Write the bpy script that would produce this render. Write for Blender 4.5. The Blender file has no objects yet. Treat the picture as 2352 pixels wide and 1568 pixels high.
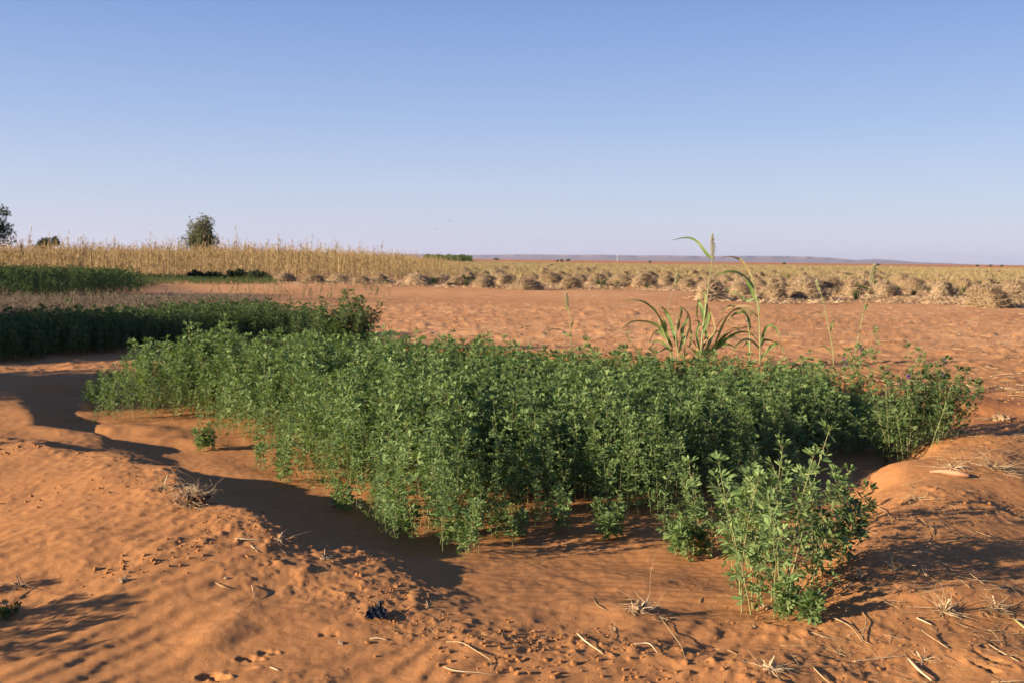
import bpy, math, random
import numpy as np
from mathutils import Vector, Matrix, Quaternion

S = bpy.context.scene
R = math.radians
random.seed(7)

# ------------------------------------------------------------------ camera
CAM_H = 1.5
PITCH, ROLL = 4.66, 0.66
FPX, CX, CY = 2308.0, 1176.0, 784.0          # photograph measured at 2352 x 1568
cd = bpy.data.cameras.new('camera'); cam = bpy.data.objects.new('camera', cd)
S.collection.objects.link(cam); S.camera = cam
cd.sensor_width = 36.0; cd.lens = 36.0 * FPX / 2352.0
cd.clip_start = 0.05; cd.clip_end = 60000
cd.dof.use_dof = True; cd.dof.focus_distance = 4.8; cd.dof.aperture_fstop = 6.3
CAM_ROT = (Matrix.Rotation(R(90 - PITCH), 3, 'X') @ Matrix.Rotation(R(ROLL), 3, 'Z'))
cam.matrix_world = Matrix.Translation((0, 0, CAM_H)) @ CAM_ROT.to_4x4()

# ------------------------------------------------------------------ light
SUN_EL, SUN_AZ = 14.5, 22.0      # elevation; light travels towards +x turned 22 deg to +y
ld = bpy.data.lights.new('sun', 'SUN'); ld.energy = 5.0; ld.angle = R(0.53); ld.color = (1.0, 0.80, 0.56)
sun = bpy.data.objects.new('sun', ld); S.collection.objects.link(sun)
dirv = Vector((math.cos(R(SUN_AZ)) * math.cos(R(SUN_EL)), math.sin(R(SUN_AZ)) * math.cos(R(SUN_EL)), -math.sin(R(SUN_EL))))
sun.rotation_euler = dirv.to_track_quat('-Z', 'Y').to_euler()
W = bpy.data.worlds.new("World"); S.world = W; W.use_nodes = True
wn, wl = W.node_tree.nodes, W.node_tree.links
sky = wn.new('ShaderNodeTexSky'); sky.sky_type = 'NISHITA'; sky.sun_disc = False
sky.sun_elevation = R(SUN_EL); sky.sun_rotation = R(270 - SUN_AZ); sky.air_density = 1.0; sky.dust_density = 0.4; sky.ozone_density = 2.0
bg = wn['Background']; bg.inputs[1].default_value = 0.0707
geo = wn.new('ShaderNodeTexCoord'); sep = wn.new('ShaderNodeSeparateXYZ'); wl.new(geo.outputs['Generated'], sep.inputs[0])
ramp = wn.new('ShaderNodeValToRGB'); wl.new(sep.outputs['Z'], ramp.inputs[0])
cr = ramp.color_ramp; cr.interpolation = 'B_SPLINE'
SKY = [(0.0, (.545, .560, .705)), (0.05, (.510, .570, .730)), (0.13, (.34, .46, .735)), (0.25, (.160, .285, .62)), (0.5, (.07, .16, .43)), (1.0, (.05, .11, .33))]
cr.elements[0].position = SKY[0][0]; cr.elements[0].color = SKY[0][1] + (1,)
cr.elements[1].position = SKY[-1][0]; cr.elements[1].color = SKY[-1][1] + (1,)
for p_, c_ in SKY[1:-1]:
    e = cr.elements.new(p_); e.color = c_ + (1,)
sc = wn.new('ShaderNodeMix'); sc.data_type = 'RGBA'; sc.blend_type = 'ADD'; sc.inputs[0].default_value = 0.12
mul = wn.new('ShaderNodeMix'); mul.data_type = 'RGBA'; mul.blend_type = 'MULTIPLY'; mul.inputs[0].default_value = 1.0
mul.inputs[7].default_value = (4.9, 4.9, 4.9, 1)
wl.new(ramp.outputs[0], mul.inputs[6]); wl.new(mul.outputs[2], sc.inputs[6]); wl.new(sky.outputs[0], sc.inputs[7])
wl.new(sc.outputs[2], bg.inputs[0])
S.view_settings.view_transform = 'Standard'; S.view_settings.look = 'None'; S.view_settings.gamma = 1
S.view_settings.use_curve_mapping = False; S.view_settings.exposure = 1.5
S.cycles.max_bounces = 5; S.cycles.diffuse_bounces = 3; S.cycles.glossy_bounces = 1; S.cycles.transmission_bounces = 3
S.cycles.transparent_max_bounces = 4; S.cycles.volume_bounces = 0; S.cycles.use_denoising = True

# ------------------------------------------------------------------ materials
def nd(m, t, **k):
    n = m.node_tree.nodes.new(t)
    for a, b in k.items(): setattr(n, a, b)
    return n

def material(name, cols, rough=0.85, transl=0.0, noise=8.0, spec=0.2, by_object=True, attr=None, bump=0.0, tcol=None):
    """colour picked from a ramp by noise + per object / per piece random"""
    m = bpy.data.materials.new(name); m.use_nodes = True
    L = m.node_tree.links.new
    p = m.node_tree.nodes['Principled BSDF']; out = m.node_tree.nodes['Material Output']
    p.inputs['Roughness'].default_value = rough; p.inputs['Specular IOR Level'].default_value = spec
    tc = nd(m, 'ShaderNodeTexCoord'); nz = nd(m, 'ShaderNodeTexNoise'); nz.inputs['Scale'].default_value = noise
    nz.inputs['Detail'].default_value = 3
    L(tc.outputs['Object'], nz.inputs['Vector'])
    r = nd(m, 'ShaderNodeValToRGB'); n = len(cols)
    r.color_ramp.elements[0].position = 0.12; r.color_ramp.elements[0].color = cols[0] + (1,)
    r.color_ramp.elements[1].position = 0.88; r.color_ramp.elements[1].color = cols[-1] + (1,)
    for i in range(1, n - 1):
        e = r.color_ramp.elements.new(0.12 + 0.76 * i / (n - 1)); e.color = cols[i] + (1,)
    ri = nd(m, 'ShaderNodeObjectInfo'); gi = nd(m, 'ShaderNodeNewGeometry')
    a1 = nd(m, 'ShaderNodeMath', operation='MULTIPLY_ADD'); L(nz.outputs['Fac'], a1.inputs[0]); a1.inputs[1].default_value = .7; a1.inputs[2].default_value = -0.1
    a2 = nd(m, 'ShaderNodeMath', operation='MULTIPLY_ADD'); L(ri.outputs['Random'], a2.inputs[0]); a2.inputs[1].default_value = .25; L(a1.outputs[0], a2.inputs[2])
    a3 = nd(m, 'ShaderNodeMath', operation='MULTIPLY_ADD'); L(gi.outputs['Random Per Island'], a3.inputs[0]); a3.inputs[1].default_value = .35; L(a2.outputs[0], a3.inputs[2])
    L(a3.outputs[0], r.inputs[0]); L(r.outputs[0], p.inputs['Base Color'])
    if bump:
        b = nd(m, 'ShaderNodeBump'); b.inputs['Strength'].default_value = bump; b.inputs['Distance'].default_value = .01
        L(nz.outputs['Fac'], b.inputs['Height']); L(b.outputs[0], p.inputs['Normal'])
    if transl:
        t = nd(m, 'ShaderNodeBsdfTranslucent'); mx = nd(m, 'ShaderNodeMixShader'); mx.inputs[0].default_value = transl
        if tcol:
            g = nd(m, 'ShaderNodeMix', data_type='RGBA', blend_type='MULTIPLY'); g.inputs[0].default_value = 1
            L(r.outputs[0], g.inputs[6]); g.inputs[7].default_value = tcol + (1,); L(g.outputs[2], t.inputs[0])
        else: L(r.outputs[0], t.inputs[0])
        L(p.outputs[0], mx.inputs[1]); L(t.outputs[0], mx.inputs[2]); L(mx.outputs[0], out.inputs['Surface'])
    return m

M = {}
M['leaf'] = material('alfalfa_leaf', [(.046, .090, .034), (.092, .158, .056), (.145, .218, .080), (.215, .28, .100)], .62, .28, 40, .2, tcol=(1.3, 1.4, .6))
M['leaf_dark'] = material('alfalfa_leaf_dark', [(.035, .062, .022), (.065, .110, .038), (.115, .165, .055)], .6, .22, 20, .25, tcol=(1.3, 1.4, .6))  # darker copy of the alfalfa leaf; puts shade of the left strip into colour
M['stem'] = material('alfalfa_stem', [(.12, .16, .06), (.21, .25, .10), (.19, .13, .08)], .5, 0, 12) #'alfalfa_stem', [(0.080, 0.112, 0.048), (0.136, 0.160, 0.072), (0.128, 0.080, 0.056)], .6, 0, 12)
M['dstem'] = material('dark_stem', [(0.056, 0.036, 0.028), (0.096, 0.064, 0.040)], .7, 0, 12)
M['sorg'] = material('sorghum_leaf', [(.05, .105, .03), (.085, .155, .042), (.13, .20, .06), (.24, .27, .10)], .5, .22, 5, .35, tcol=(1.2, 1.4, .5))
M['sstalk'] = material('sorghum_stalk', [(0.160, 0.208, 0.072), (0.240, 0.272, 0.120), (0.304, 0.304, 0.144)], .5, 0, 6)
M['pan'] = material('sorghum_panicle', [(0.176, 0.184, 0.096), (0.288, 0.272, 0.152), (0.360, 0.320, 0.192)], .8, .15, 30)
M['straw'] = material('straw', [(.20, .13, .06), (.34, .24, .13), (.48, .37, .22)], .7, .1, 15)
M['straw_pale'] = material('straw_pale', [(.28, .19, .10), (.44, .33, .20), (.60, .50, .35)], .7, .05, 20)
M['root'] = material('dead_root', [(0.136, 0.080, 0.044), (0.288, 0.192, 0.112), (0.416, 0.304, 0.192)], .8, 0, 20, bump=.3)
M['rootdark'] = material('dark_root', [(0.072, 0.036, 0.020), (0.160, 0.088, 0.048)], .85, 0, 20)
M['heap'] = material('heap_straw', [(.15, .10, .055), (.36, .26, .155), (.56, .43, .29)], .8, .12, 2.5)
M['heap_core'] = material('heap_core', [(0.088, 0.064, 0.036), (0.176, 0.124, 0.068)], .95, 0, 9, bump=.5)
M['millet'] = material('millet_stalk', [(.22, .14, .065), (.38, .27, .13), (.52, .40, .23)], .7, .1, 2)
M['millet_leaf'] = material('millet_leaf', [(.13, .11, .04), (.34, .25, .11), (.50, .38, .21)], .7, .25, 2)
M['grass'] = material('pale_grass', [(.27, .215, .10), (.38, .30, .15), (.46, .36, .20)], .8, .2, .8)
M['leaf_far'] = material('far_alfalfa_leaf_shaded', [(.026, .050, .018), (.045, .085, .028), (.075, .12, .042)], .65, .15, 3, .15, tcol=(1.2, 1.4, .6))  # far strip's shade painted in as a darker leaf; heap weeds reuse it
M['weed'] = material('weed_leaf', [(0.056, 0.096, 0.024), (0.088, 0.144, 0.040), (0.104, 0.136, 0.064)], .6, .25, 4)
M['dry'] = material('dry_weed', [(.10, .085, .055), (.18, .145, .10), (.26, .21, .15)], .85, .1, 4)
M['treeleaf'] = material('tree_leaf', [(0.024, 0.037, 0.018), (0.044, 0.064, 0.028), (0.076, 0.096, 0.044)], .65, .2, .8)
M['treepale'] = material('pale_tree_leaf', [(0.064, 0.076, 0.036), (0.120, 0.132, 0.064), (0.176, 0.176, 0.096)], .65, .25, .8)
M['bark'] = material('bark', [(0.056, 0.040, 0.028), (0.120, 0.088, 0.064)], .9, 0, 6, bump=.6)
M['plastic'] = material('black_plastic', [(.006, .007, .012), (.014, .015, .022)], .6, 0, 20, .15)
M['flower'] = material('purple_flower', [(0.080, 0.040, 0.144), (0.160, 0.080, 0.256)], .6, .2, 20)
M['white_flower'] = material('pale_petal', [(0.480, 0.440, 0.304), (0.640, 0.624, 0.480)], .6, .2, 20)
M['bird'] = material('bird_feather', [(0.040, 0.040, 0.040), (0.072, 0.064, 0.064)], .8)
M['wood'] = material('pink_wood', [(.20, .09, .05), (.30, .15, .09), (.36, .21, .13)], .8, 0, 12, bump=.3)
M['hill'] = material('hill_rock', [(.10, .065, .06), (.14, .10, .09), (.19, .13, .11)], .95, 0, .004) #material('hill_rock', [(0.080, 0.052, 0.044), (0.120, 0.080, 0.068), (0.160, 0.112, 0.088)], .95, 0, .004, by_object=False)
M['pole'] = material('pole_paint', [(0.480, 0.480, 0.464), (0.560, 0.560, 0.544)], .5)

def sand_material():
    m = bpy.data.materials.new('red_sand'); m.use_nodes = True
    L = m.node_tree.links.new; p = m.node_tree.nodes['Principled BSDF']
    p.inputs['Roughness'].default_value = .95; p.inputs['Specular IOR Level'].default_value = .08
    tc = nd(m, 'ShaderNodeTexCoord')
    def noise(scale, detail=4, rough=.6):
        n = nd(m, 'ShaderNodeTexNoise'); n.inputs['Scale'].default_value = scale; n.inputs['Detail'].default_value = detail
        n.inputs['Roughness'].default_value = rough; L(tc.outputs['Object'], n.inputs['Vector']); return n.outputs['Fac']
    def attr(n):
        a = nd(m, 'ShaderNodeAttribute'); a.attribute_name = n; return a.outputs['Fac']
    def mix(f, a, b, t='MIX'):
        x = nd(m, 'ShaderNodeMix', data_type='RGBA', blend_type=t)
        for i, v in ((0, f), (6, a), (7, b)):
            if isinstance(v, (tuple, float)): x.inputs[i].default_value = v if not isinstance(v, tuple) else v + (1,)
            else: L(v, x.inputs[i])
        return x.outputs[2]
    def rr(v, a, b):
        x = nd(m, 'ShaderNodeMapRange'); L(v, x.inputs[0]); x.inputs[1].default_value = a; x.inputs[2].default_value = b; return x.outputs[0]
    c = mix(rr(noise(.9, 5), .3, .7), (0.355, 0.150, 0.046), (0.420, 0.188, 0.061))
    c = mix(rr(noise(14, 5, .7), .42, .75), c, (0.270, 0.105, 0.036))
    c = mix(rr(noise(260, 2, .8), .45, .8), c, (.21, .090, .042)); c = mix(rr(noise(420, 2), .45, .75), c, (0.46, 0.27, 0.14))            # single grains
    c = mix(attr('pale'), c, mix(rr(noise(1.3, 6, .7), .4, .65), (.46, .225, .098), (.62, .355, .180)))                          # dusty crust of the open field
    c = mix(attr('fresh'), c, (0.40, 0.155, 0.055))                         # freshly turned orange soil
    v = mix(rr(noise(.05, 5), .4, .6), (0.319, 0.251, 0.099), (0.380, 0.304, 0.144))
    c = mix(attr('veg'), c, v)                                           # grown over far field
    c = mix(attr('dune'), c, (0.40, 0.185, 0.085))
    L(c, p.inputs['Base Color'])
    h = nd(m, 'ShaderNodeMath', operation='MULTIPLY_ADD'); L(noise(300, 3, .8), h.inputs[0]); h.inputs[1].default_value = .0030
    h2 = nd(m, 'ShaderNodeMath', operation='MULTIPLY_ADD'); L(noise(60, 4, .65), h2.inputs[0]); h2.inputs[1].default_value = .0035; L(h2.outputs[0], h.inputs[2])
    pa = nd(m, 'ShaderNodeMath', operation='MULTIPLY'); L(noise(9, 6, .7), pa.inputs[0]); L(attr('pale'), pa.inputs[1])
    h3 = nd(m, 'ShaderNodeMath', operation='MULTIPLY_ADD'); L(pa.outputs[0], h3.inputs[0]); h3.inputs[1].default_value = .05; L(h.outputs[0], h3.inputs[2]); h = h3
    b = nd(m, 'ShaderNodeBump'); b.inputs['Strength'].default_value = .9; b.inputs['Distance'].default_value = 1.0
    L(h.outputs[0], b.inputs['Height']); L(b.outputs[0], p.inputs['Normal'])
    return m
M['sand'] = sand_material()

# ------------------------------------------------------------------ numpy noise
def _hash(ix, iy, seed):
    h = (ix.astype(np.int64) * 374761393 + iy.astype(np.int64) * 668265263 + seed * 1442695041) & 0xffffffff
    h = ((h ^ (h >> 13)) * 1274126177) & 0xffffffff
    return ((h ^ (h >> 16)) & 0xffff) / 65535.0
def vnoise(x, y, seed=0):
    ix, iy = np.floor(x), np.floor(y); fx, fy = x - ix, y - iy
    ix = ix.astype(np.int64); iy = iy.astype(np.int64)
    u, v = fx * fx * fx * (fx * (fx * 6 - 15) + 10), fy * fy * fy * (fy * (fy * 6 - 15) + 10)
    def g(a, b, dx, dy):
        t = _hash(a, b, seed) * 2 * math.pi
        return np.cos(t) * dx + np.sin(t) * dy
    n0 = g(ix, iy, fx, fy) * (1 - u) + g(ix + 1, iy, fx - 1, fy) * u
    n1 = g(ix, iy + 1, fx, fy - 1) * (1 - u) + g(ix + 1, iy + 1, fx - 1, fy - 1) * u
    return (n0 * (1 - v) + n1 * v) * 1.4
def fbm(x, y, seed=0, o=4, g=.5):
    s, a = 0, 1.0
    for i in range(o):
        s = s + a * vnoise(x * 2 ** i, y * 2 ** i, seed + i * 17); a *= g
    return s
def sst(a, b, x):
    t = np.clip((x - a) / (b - a), 0, 1); return t * t * (3 - 2 * t)

# ------------------------------------------------------------------ picture -> place
def ray(px, py):
    v = CAM_ROT @ Vector(((px - CX) / FPX, (CY - py) / FPX, -1.0)); return v
def P0(px, py, z=0.0):
    v = ray(px, py); t = (z - CAM_H) / v.z; return (v.x * t, v.y * t)
def PD(px, py, d):
    v = ray(px, py); t = d / v.y; return Vector((v.x * t, d, CAM_H + v.z * t))

def poly_sd(x, y, poly):
    """signed distance, negative inside"""
    P = np.array(poly); n = len(P); d = np.full(x.shape, 1e9); ins = np.zeros(x.shape, bool)
    for i in range(n):
        a, b = P[i], P[(i + 1) % n]; e = b - a
        wx, wy = x - a[0], y - a[1]
        t = np.clip((wx * e[0] + wy * e[1]) / (e @ e), 0, 1)
        d = np.minimum(d, (wx - e[0] * t) ** 2 + (wy - e[1] * t) ** 2)
        c = (a[1] > y) != (b[1] > y)
        xi = a[0] + (y - a[1]) / (b[1] - a[1] + 1e-12) * e[0]
        ins ^= c & (x < xi)
    return np.sqrt(d) * np.where(ins, -1, 1)
def line_d(x, y, pts, side=False):
    """distance to polyline, parameter value interpolated from 3rd column, signed side"""
    P = np.array(pts, float); d = np.full(x.shape, 1e9); val = np.zeros(x.shape); sg = np.zeros(x.shape)
    for i in range(len(P) - 1):
        a, b = P[i], P[i + 1]; e = b[:2] - a[:2]
        wx, wy = x - a[0], y - a[1]
        t = np.clip((wx * e[0] + wy * e[1]) / (e @ e), 0, 1)
        q = np.hypot(wx - e[0] * t, wy - e[1] * t); m = q < d
        d = np.where(m, q, d); val = np.where(m, a[2] + (b[2] - a[2]) * t, val); sg = np.where(m, np.sign(e[0] * wy - e[1] * wx), sg)
    return d, val, sg

# crest of the left berm, right berm, back bank (from the photograph, with heights)
CREST = [P0(px, py, h) + (h,) for px, py, h in [(-300, 985, .05), (60, 1020, .08), (215, 1045, .12), (350, 1092, .14), (485, 1182, .14), (600, 1240, .115), (735, 1312, .07), (840, 1368, .04), (945, 1420, .025), (1080, 1460, .02), (1300, 1500, .03), (1600, 1560, .03)]]
RIGHT = [P0(px, py, h) + (h,) for px, py, h in [(2010, 1440, .03), (2030, 1300, .06), (2110, 1170, .10), (2200, 1085, .13), (2330, 1010, .13), (2480, 960, .10), (2700, 880, .05)]]
BACK = [P0(px, py, h) + (h,) for px, py, h in [(120, 805, .04), (500, 790, .05), (860, 790, .09), (1150, 808, .11), (1420, 820, .10), (1700, 838, .08), (2000, 868, .09), (2200, 915, .10)]]
BASIN = [P0(*q, -.05) for q in [(130, 985), (300, 1050), (480, 1110), (640, 1180), (800, 1265), (950, 1340), (1120, 1400), (1400, 1430), (1700, 1455), (1900, 1390), (1960, 1260), (2020, 1130), (2130, 1060), (2180, 985), (2000, 925), (1700, 905), (1400, 885), (1150, 868), (860, 845), (500, 850), (250, 865), (60, 905)]]
PITS = []            # footprints and little dents: x, y, rx, ry, angle, depth
def pit(px, py, rx, ry, ang, dep, z=0.03):
    x, y = P0(px, py, z); PITS.append((x, y, rx, ry, R(ang), dep))
for q in [(478, 1542, .035, .022, 20, .020), (505, 1548, .035, .02, -15, .018), (563, 1505, .03, .018, 30, .016), (585, 1508, .03, .018, -10, .014), (607, 1492, .022, .014, 20, .012), (628, 1494, .02, .014, -20, .010), (556, 1530, .05, .02, 5, .010),
          (2262, 1530, .055, .014, -48, .014), (2290, 1522, .06, .014, -45, .014), (2318, 1512, .05, .012, -42, .012), (2240, 1505, .016, .014, 0, .012), (2258, 1492, .016, .014, 0, .012), (2278, 1484, .014, .012, 0, .01),
          (898, 1278, .028, .014, 20, .012), (918, 1278, .028, .014, -20, .012), (745, 1460, .02, .012, 20, .010), (765, 1458, .02, .012, 0, .009), (160, 925, .10, .05, 10, .035)]: pit(*q)
MOUNDS = []
def mound(px, py, rx, ry, ang, hgt, z=0.0):
    x, y = P0(px, py, z); MOUNDS.append((x, y, rx, ry, R(ang), hgt))
for q in [(330, 955, .55, .22, -20, .10), (150, 985, .5, .2, -25, .09), (430, 975, .4, .15, -25, .07), (60, 950, .6, .25, -15, .09), (270, 1000, .35, .13, -30, .06),
          (1470, 1405, .26, .16, -20, .045), (1240, 1330, .45, .2, -25, .03), (500, 1475, .16, .09, 60, .035), (700, 1420, .2, .1, 40, .02), (1110, 1520, .22, .16, 20, .035),
          (2170, 1405, .3, .15, 20, .045), (2290, 1400, .3, .18, 0, .04), (1960, 1330, .3, .16, 30, .04), (100, 1300, .7, .35, -20, .10), (1500, 1280, .6, .2, -20, .03), (1650, 1340, .5, .18, -25, .03),
          (400, 1130, .2, .12, -20, .03), (2230, 1085, .4, .2, 20, .05), (1780, 1540, .3, .15, 10, .03), (2250, 1520, .35, .2, -20, .03), (1130, 765, .5, .3, 0, .06), (780, 1462, .09, .05, 0, .015)]: mound(*q)

def ell(x, y, q):
    dx, dy = x - q[0], y - q[1]; c, s = math.cos(q[4]), math.sin(q[4])
    return ((dx * c + dy * s) / q[2]) ** 2 + ((-dx * s + dy * c) / q[3]) ** 2
def H(x, y, fine=True):
    x = np.atleast_1d(np.asarray(x, float)); y = np.atleast_1d(np.asarray(y, float)); z = np.zeros(x.shape)
    r = np.hypot(x, y)
    z += .05 * vnoise(x / 9, y / 14, 3) * sst(10, 25, r) + .35 * vnoise(x / 90, y / 120, 5) * sst(120, 400, r)
    z += .8 * np.maximum(0, vnoise(x / 500, y / 300, 8)) * sst(400, 900, r)
    n = r < 40
    if n.any():
        X, Y = x[n], y[n]; rr = r[n]; Z = np.zeros(X.shape)
        wx = X + .18 * vnoise(X * 1.3, Y * 1.3, 41); wy = Y + .18 * vnoise(X * 1.3, Y * 1.3, 42)
        sd = poly_sd(wx, wy, BASIN)
        b = 1 - sst(-.30, .22, sd); Z -= .155 * b * (.30 + .70 * sst(4.3, 5.9, Y + .35 * X))
        d, hh, sg = line_d(wx, wy, CREST); hh = hh * 1.2
        side = sg < 0                 # camera side
        Z += hh * np.where(side, np.exp(-(d / .75) ** 2), np.exp(-(d / .30) ** 2))
        crest_m = np.exp(-(d / .25) ** 2) * (hh > .02)
        d2, h2, _ = line_d(wx, wy, RIGHT); Z += h2 * np.exp(-(d2 / .55) ** 2)
        d3, h3, _ = line_d(wx, wy, BACK); Z += h3 * np.exp(-(d3 / .55) ** 2)
        Z += .022 * fbm(X * .8, Y * .8, 11, 3) + .012 * vnoise(X * 2.6, Y * 2.6, 15)
        for q in MOUNDS: Z += (.55 if q[5] > .055 else .9) * q[5] * np.exp(-ell(X, Y, q) * (1 + .5 * vnoise(X * 5, Y * 5, 9)))
        f = rr < 16
        if fine and f.any():
            x1, y1 = X[f], Y[f]; a = 1 - sst(9, 16, rr[f])
            ib = b[f]; cm = crest_m[f]
            # wind ripples: crests run away to the right
            ph = (x1 * .87 - y1 * .50) + .09 * vnoise(x1 * 1.1, y1 * 1.1, 21) + .024 * vnoise(x1 * 5, y1 * 5, 22)
            w = (ph / .125) % 1.0; prof = np.where(w < .68, w / .68, (1 - w) / .32); prof = prof * prof * (3 - 2 * prof)
            amp = .0085 * (1 - .8 * sst(4.2, 5.2, y1 + .25 * x1)) * (.35 + .9 * sst(-.3, .4, vnoise(x1 * .9, y1 * .9, 23)))
            amp = amp * (1 - .8 * ib) * (1 - .7 * cm) * (1 - sst(5, 8, rr[f])) * np.where(x1 > .9, .45, 1)
            zz = amp * (prof - .5)
            w2 = (y1 + .1 * vnoise(x1 * 1.2, y1 * 2, 25)) / .09; zz += ib * .0018 * np.sin(w2 * 2 * math.pi) * a
            # clods / crumbly crust
            rough = np.clip(cm + sst(.1, .5, vnoise(x1 * 1.1 + 3, y1 * 1.1, 31)) * (1 - ib) * .8 + np.exp(-(d3[f] / .7) ** 2) + .5 * np.exp(-(d2[f] / .6) ** 2), 0, 1.2)
            zz += rough * (.016 * np.maximum(0, fbm(x1 * 9, y1 * 9, 33, 3) - .1) + .012 * np.maximum(0, vnoise(x1 * 30, y1 * 30, 36) - .18))
            zz += .003 * fbm(x1 * 16, y1 * 16, 37, 2) * a
            zz += (1 - .8 * ib) * a * np.clip(1.1 * vnoise(x1 * .7 + 9, y1 * .7, 39) + .95 * (sst(4.3, 5.2, y1) * (x1 < .5)) + .12 * (x1 > 0), 0, .75) * (.010 * np.maximum(0, fbm(x1 * 7, y1 * 7, 38, 4, .62) - .12) + .006 * np.maximum(0, vnoise(x1 * 22, y1 * 22, 40) - .25))
            Z[f] += zz
            for q in PITS:
                e_ = ell(x1, y1, q); Z[f] += -q[5] * np.exp(-e_ ** 2) + .35 * q[5] * np.exp(-(np.sqrt(e_) - 1.35) ** 2 / .05)
        m_ = (rr >= 9)
        if fine and m_.any():
            x2, y2 = X[m_], Y[m_]; Z[m_] += sst(9, 16, rr[m_]) * (.044 * np.maximum(0, fbm(x2 * 2.2, y2 * 3.2, 51, 4, .6) - .05) + .045 * np.maximum(0, vnoise(x2 * 6.5, y2 * 6.5, 53) - .42) * (vnoise(x2 * .8, y2 * .8, 54) > .0))
        z[n] += Z * (1 - sst(30, 40, rr))
    return z
def hz(x, y): return float(H(x, y)[0])
def G(px, py):
    """the point of the ground that the picture shows at px, py"""
    z = 0.0
    for _ in range(7):
        x, y = P0(px, py, z); z = z * .35 + .65 * hz(x, y)
    x, y = P0(px, py, z); return Vector((x, y, hz(x, y)))

# ------------------------------------------------------------------ mesh helpers
class Buf:
    def __init__(s): s.v = []; s.f = []; s.m = []
    def add(s, V, F, mi=0):
        n = len(s.v); s.v.extend([tuple(q) for q in V]); s.f.extend([tuple(i + n for i in q) for q in F]); s.m.extend([mi] * len(F))
    def tube(s, pts, rad, sides=5, mi=0, cap=True):
        pts = [Vector(p) for p in pts]; V = []; F = []; n = len(pts)
        up = Vector((.31, .17, .93))
        for i, p in enumerate(pts):
            t = (pts[min(i + 1, n - 1)] - pts[max(i - 1, 0)])
            t = t.normalized() if t.length > 1e-9 else Vector((0, 0, 1))
            a = t.cross(up)
            if a.length < .05: a = t.cross(Vector((1, 0, 0)))
            a.normalize(); b = t.cross(a); r = rad[i] if hasattr(rad, '__len__') else rad
            for k in range(sides):
                w = 2 * math.pi * k / sides; V.append(p + a * (math.cos(w) * r) + b * (math.sin(w) * r))
        for i in range(n - 1):
            for k in range(sides):
                k2 = (k + 1) % sides; F.append((i * sides + k, i * sides + k2, (i + 1) * sides + k2, (i + 1) * sides + k))
        if cap: F.append(tuple(range(sides))[::-1]); F.append(tuple((n - 1) * sides + k for k in range(sides)))
        s.add(V, F, mi)
    def ribbon(s, pts, wid, side, fold=.25, mi=0):
        """folded blade; side = list of lateral vectors"""
        V = []; F = []; n = len(pts)
        for i in range(n):
            p = Vector(pts[i]); sv = Vector(side[i]) if isinstance(side, list) else Vector(side)
            sv = sv.normalized() * wid[i] * .5
            t = Vector(pts[min(i + 1, n - 1)]) - Vector(pts[max(i - 1, 0)]); nn = t.cross(sv)
            nn = nn.normalized() * wid[i] * fold if nn.length > 1e-9 else Vector((0, 0, 0))
            V += [p - sv + nn, p, p + sv + nn]
        for i in range(n - 1):
            a = i * 3; b = a + 3; F += [(a, a + 1, b + 1, b), (a + 1, a + 2, b + 2, b + 1)]
        s.add(V, F, mi)
    def mesh(s, name, mats, smooth=True):
        me = bpy.data.meshes.new(name); me.from_pydata(s.v, [], s.f)
        for m in mats: me.materials.append(M[m])
        me.polygons.foreach_set('material_index', s.m)
        if smooth: me.polygons.foreach_set('use_smooth', [True] * len(s.f))
        me.update(); return me

def link(o): S.collection.objects.link(o); return o
def obj(name, me, parent=None, loc=None, rot=None, scale=None):
    o = link(bpy.data.objects.new(name, me))
    if parent: o.parent = parent
    if loc is not None: o.location = loc
    if rot is not None: o.rotation_euler = rot
    if scale is not None: o.scale = scale if hasattr(scale, '__len__') else (scale,) * 3
    return o
def tag(o, label=None, cat=None, group=None, kind=None):
    for k, v in (('label', label), ('category', cat), ('group', group), ('kind', kind)):
        if v: o[k] = v
    return o
def thing(name, loc, label, cat, group=None, rot=None): return tag(obj(name, None, None, loc, rot), label, cat, group)
def lump(rng, n=1, amp=.25, sq=(1, 1, .7)):
    import bmesh
    bm = bmesh.new(); bmesh.ops.create_icosphere(bm, subdivisions=n, radius=1)
    for v in bm.verts:
        k = 1 + rng.uniform(-amp, amp); v.co = Vector((v.co.x * k * sq[0], v.co.y * k * sq[1], v.co.z * k * sq[2]))
    V = [v.co.copy() for v in bm.verts]; F = [tuple(v.index for v in f.verts) for f in bm.faces]; bm.free(); return V, F

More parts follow.
